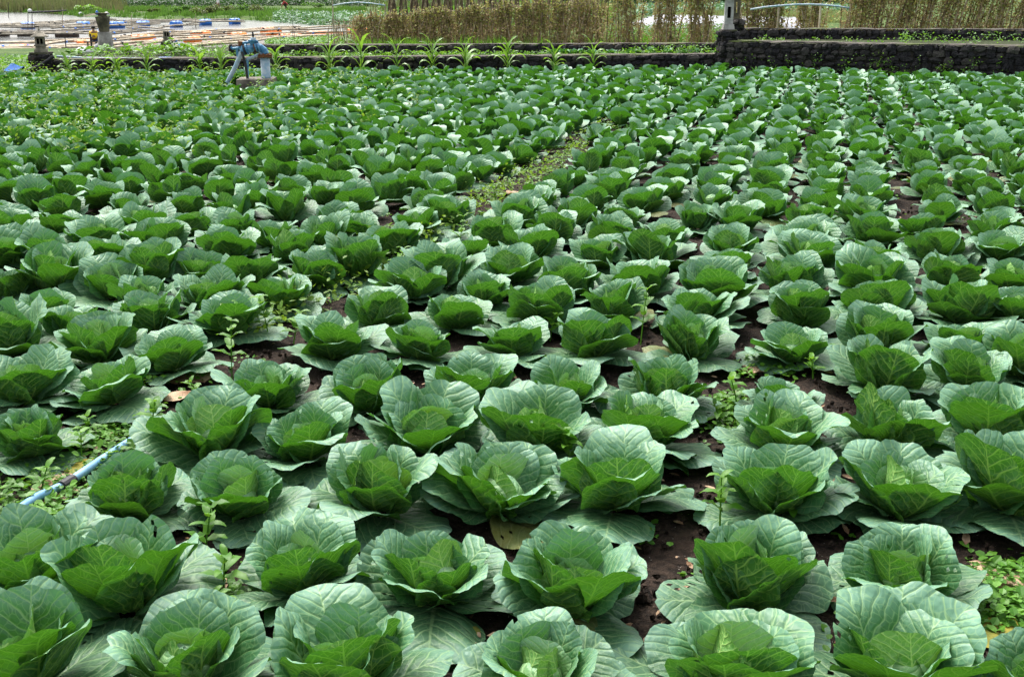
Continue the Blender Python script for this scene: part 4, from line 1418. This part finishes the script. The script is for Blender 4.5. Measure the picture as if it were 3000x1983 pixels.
def bamboo(label, seg, mat, r, z, group):
    a, b = np.array(gp(seg[0], seg[1], z)), np.array(gp(seg[2], seg[3], z))
    L = np.linalg.norm(b - a)
    d = (b - a) / L
    t = tag(empty('bamboo_pole', tuple(a)), label, 'bamboo pole', group)
    n = max(3, int(L / 0.9))
    pts, rad = [], []
    for i in range(n + 1):
        for e, k in ((-0.03, 1.0), (0.0, 1.12), (0.03, 1.0)):
            u = min(max(i / n * L + e, 0), L)
            if pts and abs(u - last) < 1e-4: continue
            last = u
            pts.append(d * u + np.array((0, 0, 0.04 * math.sin(u * 0.7 + seg[0])))); rad.append(r * k * (1 - 0.25 * u / L))
    MB().tube(pts, rad, 8).build('culm', mat, t, smooth=True)
    for i in range(1, n, 5):
        MB().tube([d * (i / n * L) - d * 0.05 + np.array((0, 0, 0.01)), d * (i / n * L) + d * 0.05 + np.array((0, 0, 0.01))], r * 1.2, 7).build('lashing', M['bright_blue'] if (i + int(seg[0])) % 3 == 1 else M['black'], t)
    return t


for k, s in enumerate(FRONT_POLES):
    bamboo('pale bamboo pole of the near floating raft with orange floats', s, M['bamboo'], 0.06, RAFT_Z + 0.02 * (k % 3), 'bamboo poles of the near raft')
for k, s in enumerate(BACK_POLES):
    bamboo('grey bamboo pole of the far floating raft with blue floats', s, M['bamboo_old'], 0.062, RAFT_Z + 0.02 * (k % 3), 'bamboo poles of the far raft')


def barrel_proto(mat):
    """Plastic float drum lying along x, ribbed, with two lids."""
    b = MB()
    prof = [(0.25, -0.45), (0.28, -0.42), (0.285, -0.2), (0.30, -0.18), (0.30, -0.14), (0.285, -0.12), (0.285, 0.12), (0.30, 0.14), (0.30, 0.18), (0.285, 0.2), (0.28, 0.42), (0.25, 0.45)]
    b.lathe(prof, n=18)
    b.v = [(z, y, x) for x, y, z in b.v]
    l = MB(); l.lathe([(0.235, 0.45), (0.235, 0.462), (0.10, 0.462), (0.10, 0.47)], n=18); l.v = [(z, y, x) for x, y, z in l.v]
    l2 = MB(); l2.lathe([(0.235, -0.462), (0.235, -0.45)], n=18); l2.v = [(z, y, x) for x, y, z in l2.v]
    hoop = MB(); hoop.lathe([(0.302, -0.165), (0.306, -0.16), (0.302, -0.155)], n=18); hoop.v = [(z, y, x) for x, y, z in hoop.v]
    out = []
    for nm, m_, mm in (('body', b, mat), ('lid', l, mat), ('lid', l2, mat), ('rope', hoop, M['black'])):
        me = bpy.data.meshes.new(nm); me.from_pydata([tuple(map(float, q)) for q in m_.v], [], m_.f); me.materials.append(mm)
        me.polygons.foreach_set('use_smooth', [nm == 'body'] * len(me.polygons)); me.update()
        out.append((nm, me))
    return out


ORANGE, BLUE, DRUM = barrel_proto(M['orange']), barrel_proto(M['bright_blue']), barrel_proto(M['dark_drum'])
FLOATS = [(ORANGE, 'orange', [(60, 154), (255, 138), (410, 123), (430, 122), (565, 127), (582, 109), (596, 110), (690, 103), (700, 114), (785, 97), (803, 104), (835, 119), (867, 120), (920, 110), (940, 109), (982, 111), (1038, 101), (1062, 100)]),
          (BLUE, 'blue', [(82, 84), (245, 82), (325, 83), (346, 82), (420, 80), (517, 80), (602, 74), (688, 71)]),
          (DRUM, 'dark rusty', [(3, 107), (76, 106), (187, 109), (207, 109)])]
for proto, colr, lst in FLOATS:
    for k, (px, py) in enumerate(lst):
        g = random.Random(px)
        p = gp(px, py, LAKE_Z)
        t = tag(empty('float_drum', (p[0], p[1], LAKE_Z + (0.16 if colr == 'blue' else 0.08)), g.uniform(.5, 1.1) if colr != 'dark rusty' else 0.1, 1.0), '%s plastic float drum, %s from the left among the %s drums' % (colr, ORD[k], colr.split()[0]), 'float drum', colr + ' float drums of the rafts')
        for nm, me in proto: link(nm, me, t)

STAKES = [(25, 8, 52, 'thin dark stake in open water at the far left'), (183, 22, 93, 'pale thin stake rising from the raft left of the seated people'), (82, 38, 96, 'left thin stake under the white bundle'), (94, 38, 95, 'right thin stake under the white bundle'),
          (385, 44, 106, 'grey stake in the water left of the roofless lantern'), (196, 108, 166, 'slanting dark stake above the left wall'), (858, 63, 132, 'dark stake by the orange drums right of the pump'), (862, 92, 130, 'short dark stake by the orange drums right of the pump'), (573, 40, 80, 'pale thin stake behind the rafts, above the pump')]
for px, y0, y1, lab in STAKES:
    b = gp(px, y1, LAKE_Z)
    tp_ = at(px + (6 if y1 > 150 else 0) - (12 if px == 196 else 0), y0, b[1])
    o = MB().tube([(0, 0, -0.5), (0, 0, 0), tuple(np.array(tp_) - np.array(b))], [0.028, 0.028, 0.02], 6).build('stake', M['pole_pale'] if 'pale' in lab or 'grey' in lab else M['black'], None, b)
    tag(o, lab, 'stake')
b = gp(88, 38, -1.0)
t = tag(empty('stake_bundle', at(88, 37, gp(88, 95, LAKE_Z)[1])), 'white bundle with a dark pole resting on two stakes in the lake', 'bundle')
MB().lathe([(0.02, -.1), (0.12, -.07), (0.15, 0), (0.11, .09), (0.03, .13)], (0, 0, 0.1), 9).build('bundle', M['white'], t, smooth=True)
MB().tube([(-0.1, 0, 0.0), (1.3, 0, 0.04), (2.4, 0.2, 0.12)], [0.06, 0.06, 0.04], 7).build('dark_pole', M['black'], t)

# ------------------------------------------------------------------ seated people, frame and sacks by the lake
def person(label, loc, rz, s, joints, edges, radii, shirt, legs, hat=None, sleeves=None):
    """One continuous skinned body; shirt, trousers, hair and hat as separate garments."""
    t = tag(empty('person', loc, rz, s), label, 'person')

    def skin_mesh(name, js, ed, rad, mat, root):
        me = bpy.data.meshes.new(name)
        keys = list(js)
        me.from_pydata([js[q] for q in keys], [(keys.index(a), keys.index(b_)) for a, b_ in ed], [])
        me.materials.append(mat)
        o = link(name, me, t)
        md = o.modifiers.new('skin', 'SKIN')
        for i, q in enumerate(keys):
            sv = me.skin_vertices[0].data[i]
            sv.radius = (rad[q], rad[q]); sv.use_root = (q == root)
        md.use_smooth_shade = True
        su = o.modifiers.new('subdivision', 'SUBSURF'); su.levels = su.render_levels = 1
        return o
    skin_mesh('body', joints, edges, radii, M['skin'], 'pelvis')
    up = ['pelvis', 'chest', 'neck', 'ls', 'rs', 'le', 're']
    ed = [e for e in edges if e[0] in up and e[1] in up]
    skin_mesh('shirt', {q: joints[q] for q in up}, ed, {q: radii[q] * 1.2 + 0.008 for q in up}, shirt, 'pelvis')
    lo = ['pelvis', 'lk', 'rk', 'la', 'ra']
    ed = [e for e in edges if e[0] in lo and e[1] in lo]
    skin_mesh('trousers', {q: joints[q] for q in lo}, ed, {q: radii[q] * 1.18 + 0.006 for q in lo}, legs, 'pelvis')
    hx_, hy_, hz_ = joints['head']
    MB().lathe([(0.108, -0.02), (0.116, 0.04), (0.10, 0.09), (0.06, 0.125), (0.005, 0.135)], (hx_, hy_ - 0.012, hz_), 12).build('hair', M['hair'], t, smooth=True)
    f = MB()                                              # face
    for x in (-0.036, 0.036): f.lathe([(0.012, -0.008), (0.014, 0.0), (0.010, 0.008)], (x, hy_ + 0.096, hz_), 6)
    f.box((0, hy_ + 0.108, hz_ - 0.03), (0.025, 0.03, 0.04), 0, 0.5)
    f.build('face', M['skin'], t)
    for x in (-0.105, 0.105): MB().box((x, hy_, hz_ - 0.01), (0.02, 0.04, 0.055)).build('ear', M['skin'], t)
    if hat: MB().lathe([(0.24, 0.05), (0.13, 0.09), (0.05, 0.17), (0.005, 0.19)], (hx_, hy_, hz_ + 0.02), 14).build('hat', hat, t, smooth=True)
    for side in ('lh', 'rh'):
        h = MB(); c = np.array(joints[side]); w = np.array(joints['le' if side == 'lh' else 're'])
        d = (c - w) / np.linalg.norm(c - w)
        for q in range(4):
            o_ = np.array(((q - 1.5) * 0.02, 0, 0)); h.tube([c + o_, c + o_ + d * 0.05, c + o_ + d * (0.085 - 0.006 * abs(q - 1.5)) + np.array((0, 0, -0.012))], [0.010, 0.009, 0.007], 5)
        th = np.array((0.035 if side == 'lh' else -0.035, 0.01, 0)); h.tube([c + th * 0.6, c + th * 1.3 + d * 0.035], [0.011, 0.008], 5)
        h.build('hand', M['skin'], t)
    for a_, k_ in (('la', 'lk'), ('ra', 'rk')):
        c = joints[a_]
        MB().tube([(c[0], c[1] - 0.04, c[2] - 0.02), (c[0], c[1] + 0.08, c[2] - 0.035), (c[0], c[1] + 0.17, c[2] - 0.045)], [0.04, 0.042, 0.022], 8).build('foot', M['skin'], t, smooth=True)
    return t


EDGES = [('pelvis', 'chest'), ('chest', 'neck'), ('neck', 'head'), ('chest', 'ls'), ('ls', 'le'), ('le', 'lh'), ('chest', 'rs'), ('rs', 're'), ('re', 'rh'), ('pelvis', 'lk'), ('lk', 'la'), ('pelvis', 'rk'), ('rk', 'ra')]
RAD = dict(pelvis=.13, chest=.135, neck=.06, head=.10, ls=.062, rs=.062, le=.046, re=.046, lh=.03, rh=.03, lk=.068, rk=.068, la=.042, ra=.042)
SIT = dict(pelvis=(0, 0, .12), chest=(0, .07, .44), neck=(0, .10, .60), head=(0, .14, .74), ls=(.19, .08, .52), le=(.23, .20, .28), lh=(.12, .40, .24), rs=(-.19, .08, .52), re=(-.23, .20, .28), rh=(-.12, .40, .24),
           lk=(.14, .42, .20), la=(.13, .46, -.22), rk=(-.14, .42, .20), ra=(-.13, .46, -.22))
SQUAT = dict(pelvis=(0, 0, .24), chest=(0, .26, .50), neck=(0, .36, .60), head=(0, .46, .66), ls=(.19, .28, .56), le=(.22, .46, .32), lh=(.14, .56, .10), rs=(-.19, .28, .56), re=(-.22, .46, .32), rh=(-.12, .58, .08),
             lk=(.16, .36, .44), la=(.15, .12, .06), rk=(-.16, .36, .44), ra=(-.15, .12, .06))
STAND = dict(pelvis=(0, 0, .92), chest=(0, .04, 1.28), neck=(0, .06, 1.46), head=(0, .09, 1.60), ls=(.19, .04, 1.38), le=(.25, .08, 1.10), lh=(.22, .26, .95), rs=(-.19, .04, 1.38), re=(-.25, .08, 1.10), rh=(-.22, .26, .95),
             lk=(.10, .03, .50), la=(.11, 0, .09), rk=(-.10, .03, .50), ra=(-.11, 0, .09))
SEAT_Y = 38.0 * K
q1 = at(278, 121, SEAT_Y); q2 = at(291, 117, SEAT_Y + 0.5)
per_m = FPX * CP / SEAT_Y
person('person in yellow shirt with blue sleeves, sitting with back turned by the lake', (q1[0], SEAT_Y, q1[2] - 0.02), 0.5, 0.74, SIT, EDGES, RAD, M['yellow_cloth'], M['navy_cloth'])
person('person in light blue shirt, seated behind the tall pillar by the lake', (q2[0] + 0.06, SEAT_Y + 0.5, q2[2] + 0.04), -0.6, 0.72, SIT, EDGES, RAD, M['sky_cloth'], M['navy_cloth'])
bx0, bx1 = at(255, 122, SEAT_Y), at(312, 122, SEAT_Y)
t = tag(empty('wooden_bench', (bx0[0], SEAT_Y, LAKE_Z)), 'dark plank bench on thin posts under the seated people', 'bench')
zl = bx0[2] - LAKE_Z
MB().box(((bx1[0] - bx0[0]) / 2, 0.18, zl - 0.02), (bx1[0] - bx0[0] + .2, 0.6, 0.05)).build('plank', M['wood'], t)
for x in (0.02, bx1[0] - bx0[0] - .02):
    for y in (0.0, 0.4): MB().box((x, y, (zl - 0.045) / 2 - 0.3), (0.05, 0.05, zl - 0.045 + 0.6)).build('leg', M['wood'], t)
f0 = at(264, 100, SEAT_Y - 0.4)
t = tag(empty('railing', (f0[0], SEAT_Y - 0.4, LAKE_Z)), 'thin black post and rail in front of the yellow-shirted person', 'frame')
hz = f0[2] - LAKE_Z
MB().tube([(0, 0, -0.3), (0, 0, hz)], 0.035, 8).build('post', M['black'], t)
MB().tube([(-1.25, 0, at(185, 145, SEAT_Y)[2] - LAKE_Z), (0.6, 0, at(300, 144, SEAT_Y)[2] - LAKE_Z)], 0.035, 8).build('rail', M['black'], t)


def sack(label, px, py, Y, w, h, mat):
    b = at(px, py, Y)
    n, m_ = 16, 8
    g = random.Random(px)
    mb = MB(); vs, fs = [], []
    for i in range(m_):
        u = i / (m_ - 1)
        z = h * u
        rr = math.sin(min(1, u * 1.0) * math.pi * 0.93 + 0.2) ** 0.6
        for k in range(n):
            a = 2 * math.pi * k / n
            q = rr * (1 + 0.10 * math.sin(3 * a + g.uniform(0, .6)) + 0.05 * math.sin(7 * a + 5 * u))
            vs.append((w / 2 * q * math.cos(a), w / 2.6 * q * math.sin(a), z))
    for i in range(m_ - 1):
        for k in range(n):
            a, c = i * n + k, i * n + (k + 1) % n
            fs.append((a, c, c + n, a + n))
    fs += [tuple(range(n - 1, -1, -1)), tuple(range((m_ - 1) * n, m_ * n))]
    mb.add(vs, fs)
    o = mb.build('sack', mat, None, b, smooth=True)
    return tag(o, label, 'sack')


sack('white cloth sack slumped on the bed behind the left wall', 248, 164, 19.6 * K, 0.40, 0.20, M['white'])
sack('grey sack standing against the foot of the tall pillar', 287, 154, 20.3 * K, 0.17, 0.19, M['grey_sack'])
# bottom-left corner: tarpaulin, basin, black pipe
c = gp(28, 226, 0.05)
t = tag(empty('blue_tarpaulin', (c[0], c[1], 0)), 'crumpled blue tarpaulin at the far left end of the field', 'tarpaulin')
V, F, UV = leaf_np(0.5, 0.4, 0.2, 0.6, 2.5, 0.10, 313, 19, 9, -0.2, 0.1, 0.4)
link('sheet', mesh_np('sheet', V, F, M['tarp']), t)
c = gp(14, 234, 0.05)
t = tag(empty('orange_basin', (c[0], c[1], 0.0)), 'orange plastic basin at the far left edge below the tarpaulin', 'basin')
MB().lathe([(0.12, 0.0), (0.17, 0.10), (0.185, 0.105), (0.185, 0.115), (0.165, 0.115), (0.11, 0.02)], n=18).build('bowl', M['orange'], t)
a = gp(40, 222, 0.1)
o = MB().tube([(0, 0, 0), (0.45, 0.1, 0.16), (0.72, 0.2, 0.34)], 0.03, 8).build('black_pipe', M['black'], None, a)
tag(o, 'short black pipe leaning beside the left wall pillar', 'pipe')

# ------------------------------------------------------------------ bean trellises
def trellis(label, x, y, rz, length, height, n, seed, leaves, pale=0.26, leanx=0.0, green=0.5, group='bean pole trellises behind the walls'):
    g = random.Random(seed); gg = np.random.default_rng(seed)
    z = zat(x, y)
    t = tag(empty('bean_trellis', (x, y, z), rz), label, 'trellis', group)
    lines = []
    for k in range(n):
        s = (k + 0.5) / n * length - length / 2 + g.uniform(-.08, .08)
        side = 1 if k % 2 else -1
        h = height * g.uniform(0.82, 1.12)
        b0 = np.array((s + g.uniform(-.08, .08), side * g.uniform(.24, .34), -0.1))
        b1 = np.array((s + leanx * h + g.uniform(-.38, .38), -side * 0.07 + g.uniform(-.06, .06), h))
        lines.append((b0, b1))
        MB().tube([b0, (b0 + b1) / 2 + np.array((g.uniform(-.03, .03), g.uniform(-.03, .03), 0)), b1], [0.018, 0.016, 0.011], 5).build('pole', M['pole_pale'] if g.random() < pale else M['pole'], t)
    MB().tube([(-length / 2, 0, height * 0.86), (length / 2, 0, height * 0.86)], 0.011, 5).build('ridge_pole', M['pole'], t)
    P, sz = [], []
    for q in range(leaves):
        b0, b1 = lines[gg.integers(len(lines))]
        u = gg.uniform(0.04, 0.93)
        P.append(b0 + (b1 - b0) * u + gg.normal(size=3) * (0.10, 0.07, 0.05)); sz.append(gg.uniform(0.05, 0.085))
    P, sz = np.array(P), np.array(sz)
    grn = (gg.uniform(size=len(P)) < (0.15 + 0.85 * green * np.clip(P[:, 2] / height, 0, 1)))
    stuff('vine', [kites(P[grn], sz[grn], seed, up=0.25, long=1.2)], M['vine'], None, None, t)
    k2 = ~grn
    w = P[k2][::2].copy(); w[:, 2] -= 0.03
    stuff('dry_vine', [blades(w[:, :] - np.array((0, 0, 0.12)), np.full(len(w), 0.26), np.full(len(w), 0.014), seed + 1, 0.5), kites(P[k2], sz[k2] * 0.9, seed + 2, up=0.15, long=1.6, lean=(0, 0, -0.4))], M['vine_dead'], None, None, t)
    return t


A0, A1 = np.array(at(1045, 129, 30.5 * K)[:2]), np.array(at(1760, 124, 28.0 * K)[:2])
ns = 8
d = (A1 - A0) / ns
rz = math.atan2(d[1], d[0])
for k in range(ns):
    c = A0 + d * (k + 0.5)
    trellis('brown bean trellis, %s from the left in the row behind the low walls' % ORD[k], c[0], c[1], rz + rnd.uniform(-.05, .05), np.linalg.norm(d) * 1.02, 1.12 + 0.055 * k, 20, 70 + k, 2500, green=0.55 + 0.05 * k)
for k, (px, w, h, lab) in enumerate(((1822, 1.05, 1.62, 'leafy bean trellis just left of the white plastic beds'), (1945, 0.80, 1.75, 'narrow tall bean trellis in front of the white plastic beds'), (2046, 0.55, 1.75, 'narrow bean trellis just left of the white shrine'),
                                     (2200, 0.5, 1.7, 'bean trellis just right of the white shrine, behind the wall'), (2262, 0.62, 1.7, 'bean trellis under the left end of the grey hose'), (2370, 0.7, 1.8, 'bean trellis under the middle of the grey hose'))):
    c = at(px, 122, 27.4 * K)
    trellis(lab, c[0], c[1], rnd.uniform(-.15, .15), w, h, 14, 90 + k, 2000, green=0.8)
A0, A1 = np.array(at(2455, 100, 26.6 * K)[:2]), np.array(at(3120, 100, 25.2 * K)[:2])
ns = 6
d = (A1 - A0) / ns
for k in range(ns):
    c = A0 + d * (k + 0.5)
    trellis('tall leafy bean trellis, %s from the left in the row above the right walls' % ORD[k], c[0], c[1], math.atan2(d[1], d[0]), np.linalg.norm(d) * 1.05, 1.95, 20, 110 + k, 2900, pale=0.32, leanx=0.16, green=0.85)
# left of the row, thin dead poles
for k, (px, Y) in enumerate(((1000, 40), (1030, 44), (1060, 40), (1100, 44))):
    c = at(px, 60, Y * K)
    trellis('sparse dead bean trellis, %s from the left behind the main row' % ORD[k], c[0], c[1], 0.1, 1.4, 1.35, 14, 130 + k, 150, green=0.05)

# dark cone-shaped bundles of poles beyond
for k in range(19):
    px = 1150 + k * 32.5
    c = at(px, 60, 43.5 * K)
    z = zat(c[0], c[1])
    g = random.Random(700 + k)
    t = tag(empty('pole_cone', (c[0], c[1], z)), 'dark cone of stacked bean poles, %s from the left along the top edge' % ORD[k], 'pole stack', 'cones of stacked bean poles')
    H = 2.35 + g.uniform(-.1, .2)
    for q in range(13):
        a = q * 6.283 / 13 + g.uniform(-.2, .2)
        rr = 0.42 * g.uniform(.7, 1.1)
        MB().tube([(rr * math.cos(a), rr * math.sin(a), 0), (0.10 * math.cos(a + .5), 0.10 * math.sin(a + .5), H * g.uniform(.9, 1.05))], [0.034, 0.026], 4).build('pole', M['pole'], t)

# hoses strung over the trellises
def hose(label, pxs, Y, r, mat, post=None):
    P = [np.array(at(x, y, Y)) for x, y in pxs]
    t = tag(empty('strung_hose', tuple(P[0])), label, 'hose')
    MB().tube([q - P[0] for q in P], r, 8).build('hose', mat, t, smooth=True)
    if post:
        for px, y0 in post:
            q = np.array(at(px, y0, Y + 0.08)); z = zat(q[0], q[1])
            MB().tube([q + np.array((0, 0, 0.05)) - P[0], np.array((q[0], q[1], z - 0.1)) - P[0]], 0.03, 7).build('support', M['pole_pale'], t)
    return t


hose('pale hose arching over the dead poles left of the bean row', [(975, 17), (1010, 11), (1048, 8), (1090, 11), (1128, 17)], 38.0 * K, 0.03, M['pale_pipe'], [(974, 6), (1128, 16)])
hose('grey-blue hose arching over the bean trellises right of the shrine', [(2198, 29), (2240, 22), (2282, 18), (2330, 14.5), (2375, 14), (2410, 15.5), (2455, 19.5), (2488, 24.5)], 26.2 * K, 0.028, M['pale_pipe'], [(2282, 18), (2405, 15)])

# ------------------------------------------------------------------ far fields beyond the trellises
for k in range(6):
    Yc = (39.5 + k * 1.75) * K
    x0, x1 = 5.2 + 0.5 * k, 12.6 + k * 0.5
    mb = MB(); vs, fs = [], []
    n = 24
    for i in range(n + 1):
        x = x0 + (x1 - x0) * i / n
        zz = zat(x, Yc)
        for u in np.linspace(-1, 1, 7):
            vs.append((x, Yc + u * 0.62, zz + 0.02 + 0.26 * (1 - u * u) ** 0.6 + 0.012 * math.sin(x * 5 + u * 9 + k)))
    for i in range(n):
        for q in range(6):
            a = i * 7 + q
            fs.append((a, a + 7, a + 8, a + 1))
    mb.add(vs, fs)
    tag(mb.build('mulch_bed', M['mulch'], smooth=True), 'white plastic-covered planting bed, %s nearest behind the trellises' % ORD[k], 'planting bed', 'white plastic-covered beds')


def band(name, rect, z, n, size, mat, label, cat, seed, h=0.3, up=0.4, blade=False, long=1.5, w=0.05):
    g = np.random.default_rng(seed + 1)
    if blade:                                            # tussocks of their own height and tint, with gaps between
        nc = max(60, n // 26)
        cen = in_px(rect, nc, z, seed)
        idx = g.integers(0, nc, n)
        spread = 0.16 + 0.35 * h
        P = cen[idx] + np.stack([g.normal(size=n) * spread, g.normal(size=n) * spread, np.zeros(n)], -1)
        P[:, 2] = land_z(P[:, 0], P[:, 1])
        keep = P[:, 2] > LAKE_Z - 0.05
        P, idx = P[keep], idx[keep]
        V, F, A = blades(P, (h * g.uniform(0.5, 1.3, nc))[idx], np.full(len(P), w), seed + 2)
        return stuff(name, [(V, F, (0.7 * np.repeat(g.uniform(0, 1, nc)[idx], 6) + 0.3 * A))], mat, label, cat)
    P = in_px(rect, n, z, seed)
    P[:, 2] += g.uniform(0.02, 1, n) ** 0.8 * h
    return stuff(name, [kites(P, np.full(n, size), seed + 2, up=up, long=long)], mat, label, cat)


band('crop_field', (1860, 2500, 29, 47), -0.1, 9000, 0.22, M['far_grey'], 'grey-green leafy crop beyond the white beds', 'crop', 1, 0.42)
band('pale_grass', (1980, 2560, 42, 66), -0.1, 9000, 0.2, M['pale_grass'], 'pale grass verge behind the white beds', 'grass', 2, 0.30, blade=True, w=0.05)
band('dark_hedge', (1700, 2560, 21, 27), -0.1, 9000, 0.30, M['far_dark'], 'dark green hedge-like crop beyond the far field', 'crop', 3, 1.15)
band('far_poles', (1100, 2700, 11, 14), 0.0, 2600, 0.3, M['reed'], 'dry brown reeds or poles at the top edge of the view', 'reeds', 4, 2.3, blade=True, w=0.10)
band('green_patch', (1120, 1800, 30, 80), -0.2, 9000, 0.26, M['far_green'], 'bright green crop between the pole rows', 'crop', 5, 0.5)
band('green_field', (1120, 1900, 5, 30), -0.2, 7000, 0.5, M['far_green'], 'green field behind the pole cones', 'crop', 25, 0.7)
band('verge_weeds', (1770, 2290, 92, 126), 0.0, 5200, 0.09, M['far_green'], 'green weeds at the feet of the bean trellises', 'weeds', 6, 0.42)
band('verge_grass', (1020, 2400, 112, 135), 0.0, 4200, 0.1, M['weed'], 'grass along the top of the low rear wall', 'grass', 7, 0.28, blade=True, w=0.02)
band('shore_leaves', (780, 1060, 112, 136), -1.0, 5200, 0.13, M['cover'], 'water spinach leaves at the near lake shore', 'plants', 8, 0.35, up=0.8, long=1.2)
band('bank_crop', (800, 1240, 44, 76), -1.0, 9000, 0.26, M['far_grey'], 'leafy green crop on the lake bank', 'crop', 9, 0.40, up=0.6)
band('bank_grass', (330, 1060, 30, 60), -1.0, 15000, 0.3, M['far_green'], 'bright grass on the far lake bank', 'grass', 10, 0.40, blade=True, w=0.10)
band('upper_crop', (180, 1300, 17, 22), -0.95, 11000, 0.36, M['far_dark'], 'dark green row crop above the lake path', 'crop', 11, 0.75)
band('upper_grass', (180, 1300, 1, 17), -0.9, 15000, 0.6, M['far_green'], 'green grassy fields at the top left', 'grass', 12, 0.9, blade=True, w=0.22)
band('reed_bed', (-60, 345, 21, 37), -1.0, 5200, 0.3, M['reed'], 'brown-green reed bed on the far shore', 'reeds', 13, 1.15, blade=True, w=0.15)
band('reed_field', (240, 760, 5, 16), -0.95, 12000, 0.3, M['reed'], 'pale dry grass field behind the far crop', 'grass', 14, 1.3, blade=True, w=0.10)
band('shore_grass', (-60, 330, 32, 45), -1.05, 6000, 0.3, M['far_green'], 'green grass edging the reed bed', 'grass', 15, 0.3, blade=True, w=0.10)
band('slope_weeds', (-120, 170, 182, 228), 0.0, 2600, 0.07, M['weed'], 'green weeds left of the stone pillar', 'weeds', 16, 0.2)


def bush(label, px, py, w, h, mat, seed, name='bush', n=700, size=0.16, trunk=True, group='bushes on the far lake bank'):
    b = gp(px, py, -0.98)
    z = zat(b[0], b[1])
    k = b[1] / CP / FPX
    w, h = w * k, h * k
    t = tag(empty(name, (b[0], b[1], z)), label, 'bush', group)
    g = np.random.default_rng(seed)
    cen = [(g.uniform(-.5, .5) * w, g.uniform(-.35, .35) * w, h * g.uniform(.3, .72), g.uniform(.22, .36)) for _ in range(6)]
    P = []
    for q in range(n):
        cx, cy, cz, rr = cen[g.integers(6)]
        v = g.normal(size=3); v /= np.linalg.norm(v)
        v *= g.uniform(0.5, 1.0) ** 0.5
        P.append((cx + v[0] * rr * w * .7, cy + v[1] * rr * w * .6, max(0.03, cz + v[2] * rr * h)))
    stuff('crown', [kites(P, np.full(n, size), seed, up=0.3, long=1.7)], mat, None, None, t)
    for q in range(4):
        a = q * 1.6
        MB().tube([(0.05 * math.cos(a), 0.05 * math.sin(a), -0.05), (cen[q][0] * .6, cen[q][1] * .6, cen[q][2])], [0.04, 0.015], 5).build('trunk', M['pole'], t)
    return t


for k, (px, py, w, h, m_, lab) in enumerate(((596, 47, 60, 24, 'far_bush', 'brown-green bush on the lake bank, leftmost of the large ones'), (645, 42, 70, 26, 'far_bush', 'wide brown-green bush on the bank above the pump'), (700, 41, 60, 26, 'far_green', 'greener bush on the bank right of the wide bush'),
                                             (755, 42, 60, 24, 'far_bush', 'brown-green bush on the bank, rightmost of the large ones'), (535, 44, 40, 28, 'far_green', 'tall green bush at the path side, above the blue drums'), (455, 42, 26, 16, 'far_bush', 'small dark bush on the bank left of the path'),
                                             (385, 54, 34, 22, 'far_bush', 'dark bush at the lake edge behind the rafts'), (220, 55, 26, 18, 'far_green', 'green shrub on a tip of land in the lake'), (190, 52, 20, 14, 'far_green', 'low shrub left of the land tip'),
                                             (268, 36, 60, 18, 'maize', 'bright yellow-green plant clump on the far shore'), (200, 26, 40, 14, 'weed', 'bright green clump right of the reed bed'), (340, 17, 110, 12, 'far_green', 'row of leafy green plants on the far shore'), (930, 27, 70, 16, 'far_green', 'bush in front of the wooden hut'))):
    bush(lab, px, py, w, h, M[m_], 40 + k, n=520, size=0.2)

# wooden hut at the top edge
hb = gp(905, 19, -0.9)
z = zat(hb[0], hb[1])
t = tag(empty('wooden_hut', (hb[0], hb[1], z), 0.1), 'grey plank hut cut off by the top edge of the photo', 'hut')
kk = hb[1] / CP / FPX
for q in range(14):
    x = (-38 + q * 5.3) * kk
    MB().box((x, 0.05 * math.sin(q * 3), 1.15), (5.0 * kk, 0.06, 2.3 + 0.1 * math.sin(q * 5))).build('plank', M['wood'], t)
for x in (-42, 37):
    MB().box((x * kk, 1.6, 1.1), (0.08, 3.2, 2.3)).build('side_wall', M['wood'], t)
MB().box((-2.5 * kk, 1.6, 2.42), (92 * kk, 4.0, 0.12)).build('roof', M['pole'], t)
MB().box((12 * kk, -0.06, 0.7), (20 * kk, 0.05, 1.4)).build('door', M['dark_cloth'], t)
sb = gp(975, 16, -0.9)
t = tag(empty('open_shed', (sb[0], sb[1], zat(sb[0], sb[1]))), 'low dark open shed right of the plank hut', 'shed')
MB().box((0, 0, 1.25), (3.2, 2.4, 0.14)).build('roof', M['dark_cloth'], t)
for x in (-1.4, 0, 1.4):
    MB().box((x, -1.0, 0.6), (0.09, 0.09, 1.2)).build('post', M['wood'], t)
c = gp(843, 25, -0.9)
person('crouching farmer in dark red top working beside the hut', (c[0], c[1], zat(c[0], c[1])), 1.9, 1.35, SQUAT, EDGES, RAD, M['red_cloth'], M['dark_cloth'])
c = gp(641, 22, -0.9)
person('distant farmer in white shirt and straw hat on the path', (c[0], c[1], zat(c[0], c[1]) - 0.5), 2.4, 1.0, STAND, EDGES, RAD, M['white_cloth'], M['dark_cloth'], M['straw'])
for px, py, m_, lab in ((263, 44, 'bright_blue', 'folded blue tarpaulin on the far shore'), (284, 40, 'bright_blue', 'small upright blue drum cover on the far shore'), (236, 40, 'grey_sack', 'grey sack on the far shore left of the blue tarpaulin'), (312, 40, 'white', 'white sack on the far shore right of the blue things')):
    b = gp(px, py, -0.95)
    Yb = b[1]
    o = sack(lab, px, py, Yb, 0.6 if px != 284 else 0.3, 0.42 if px != 284 else 0.5, M[m_])
    o.location.z = zat(o.location.x, o.location.y) - 0.05
print('objects', len(bpy.data.objects))
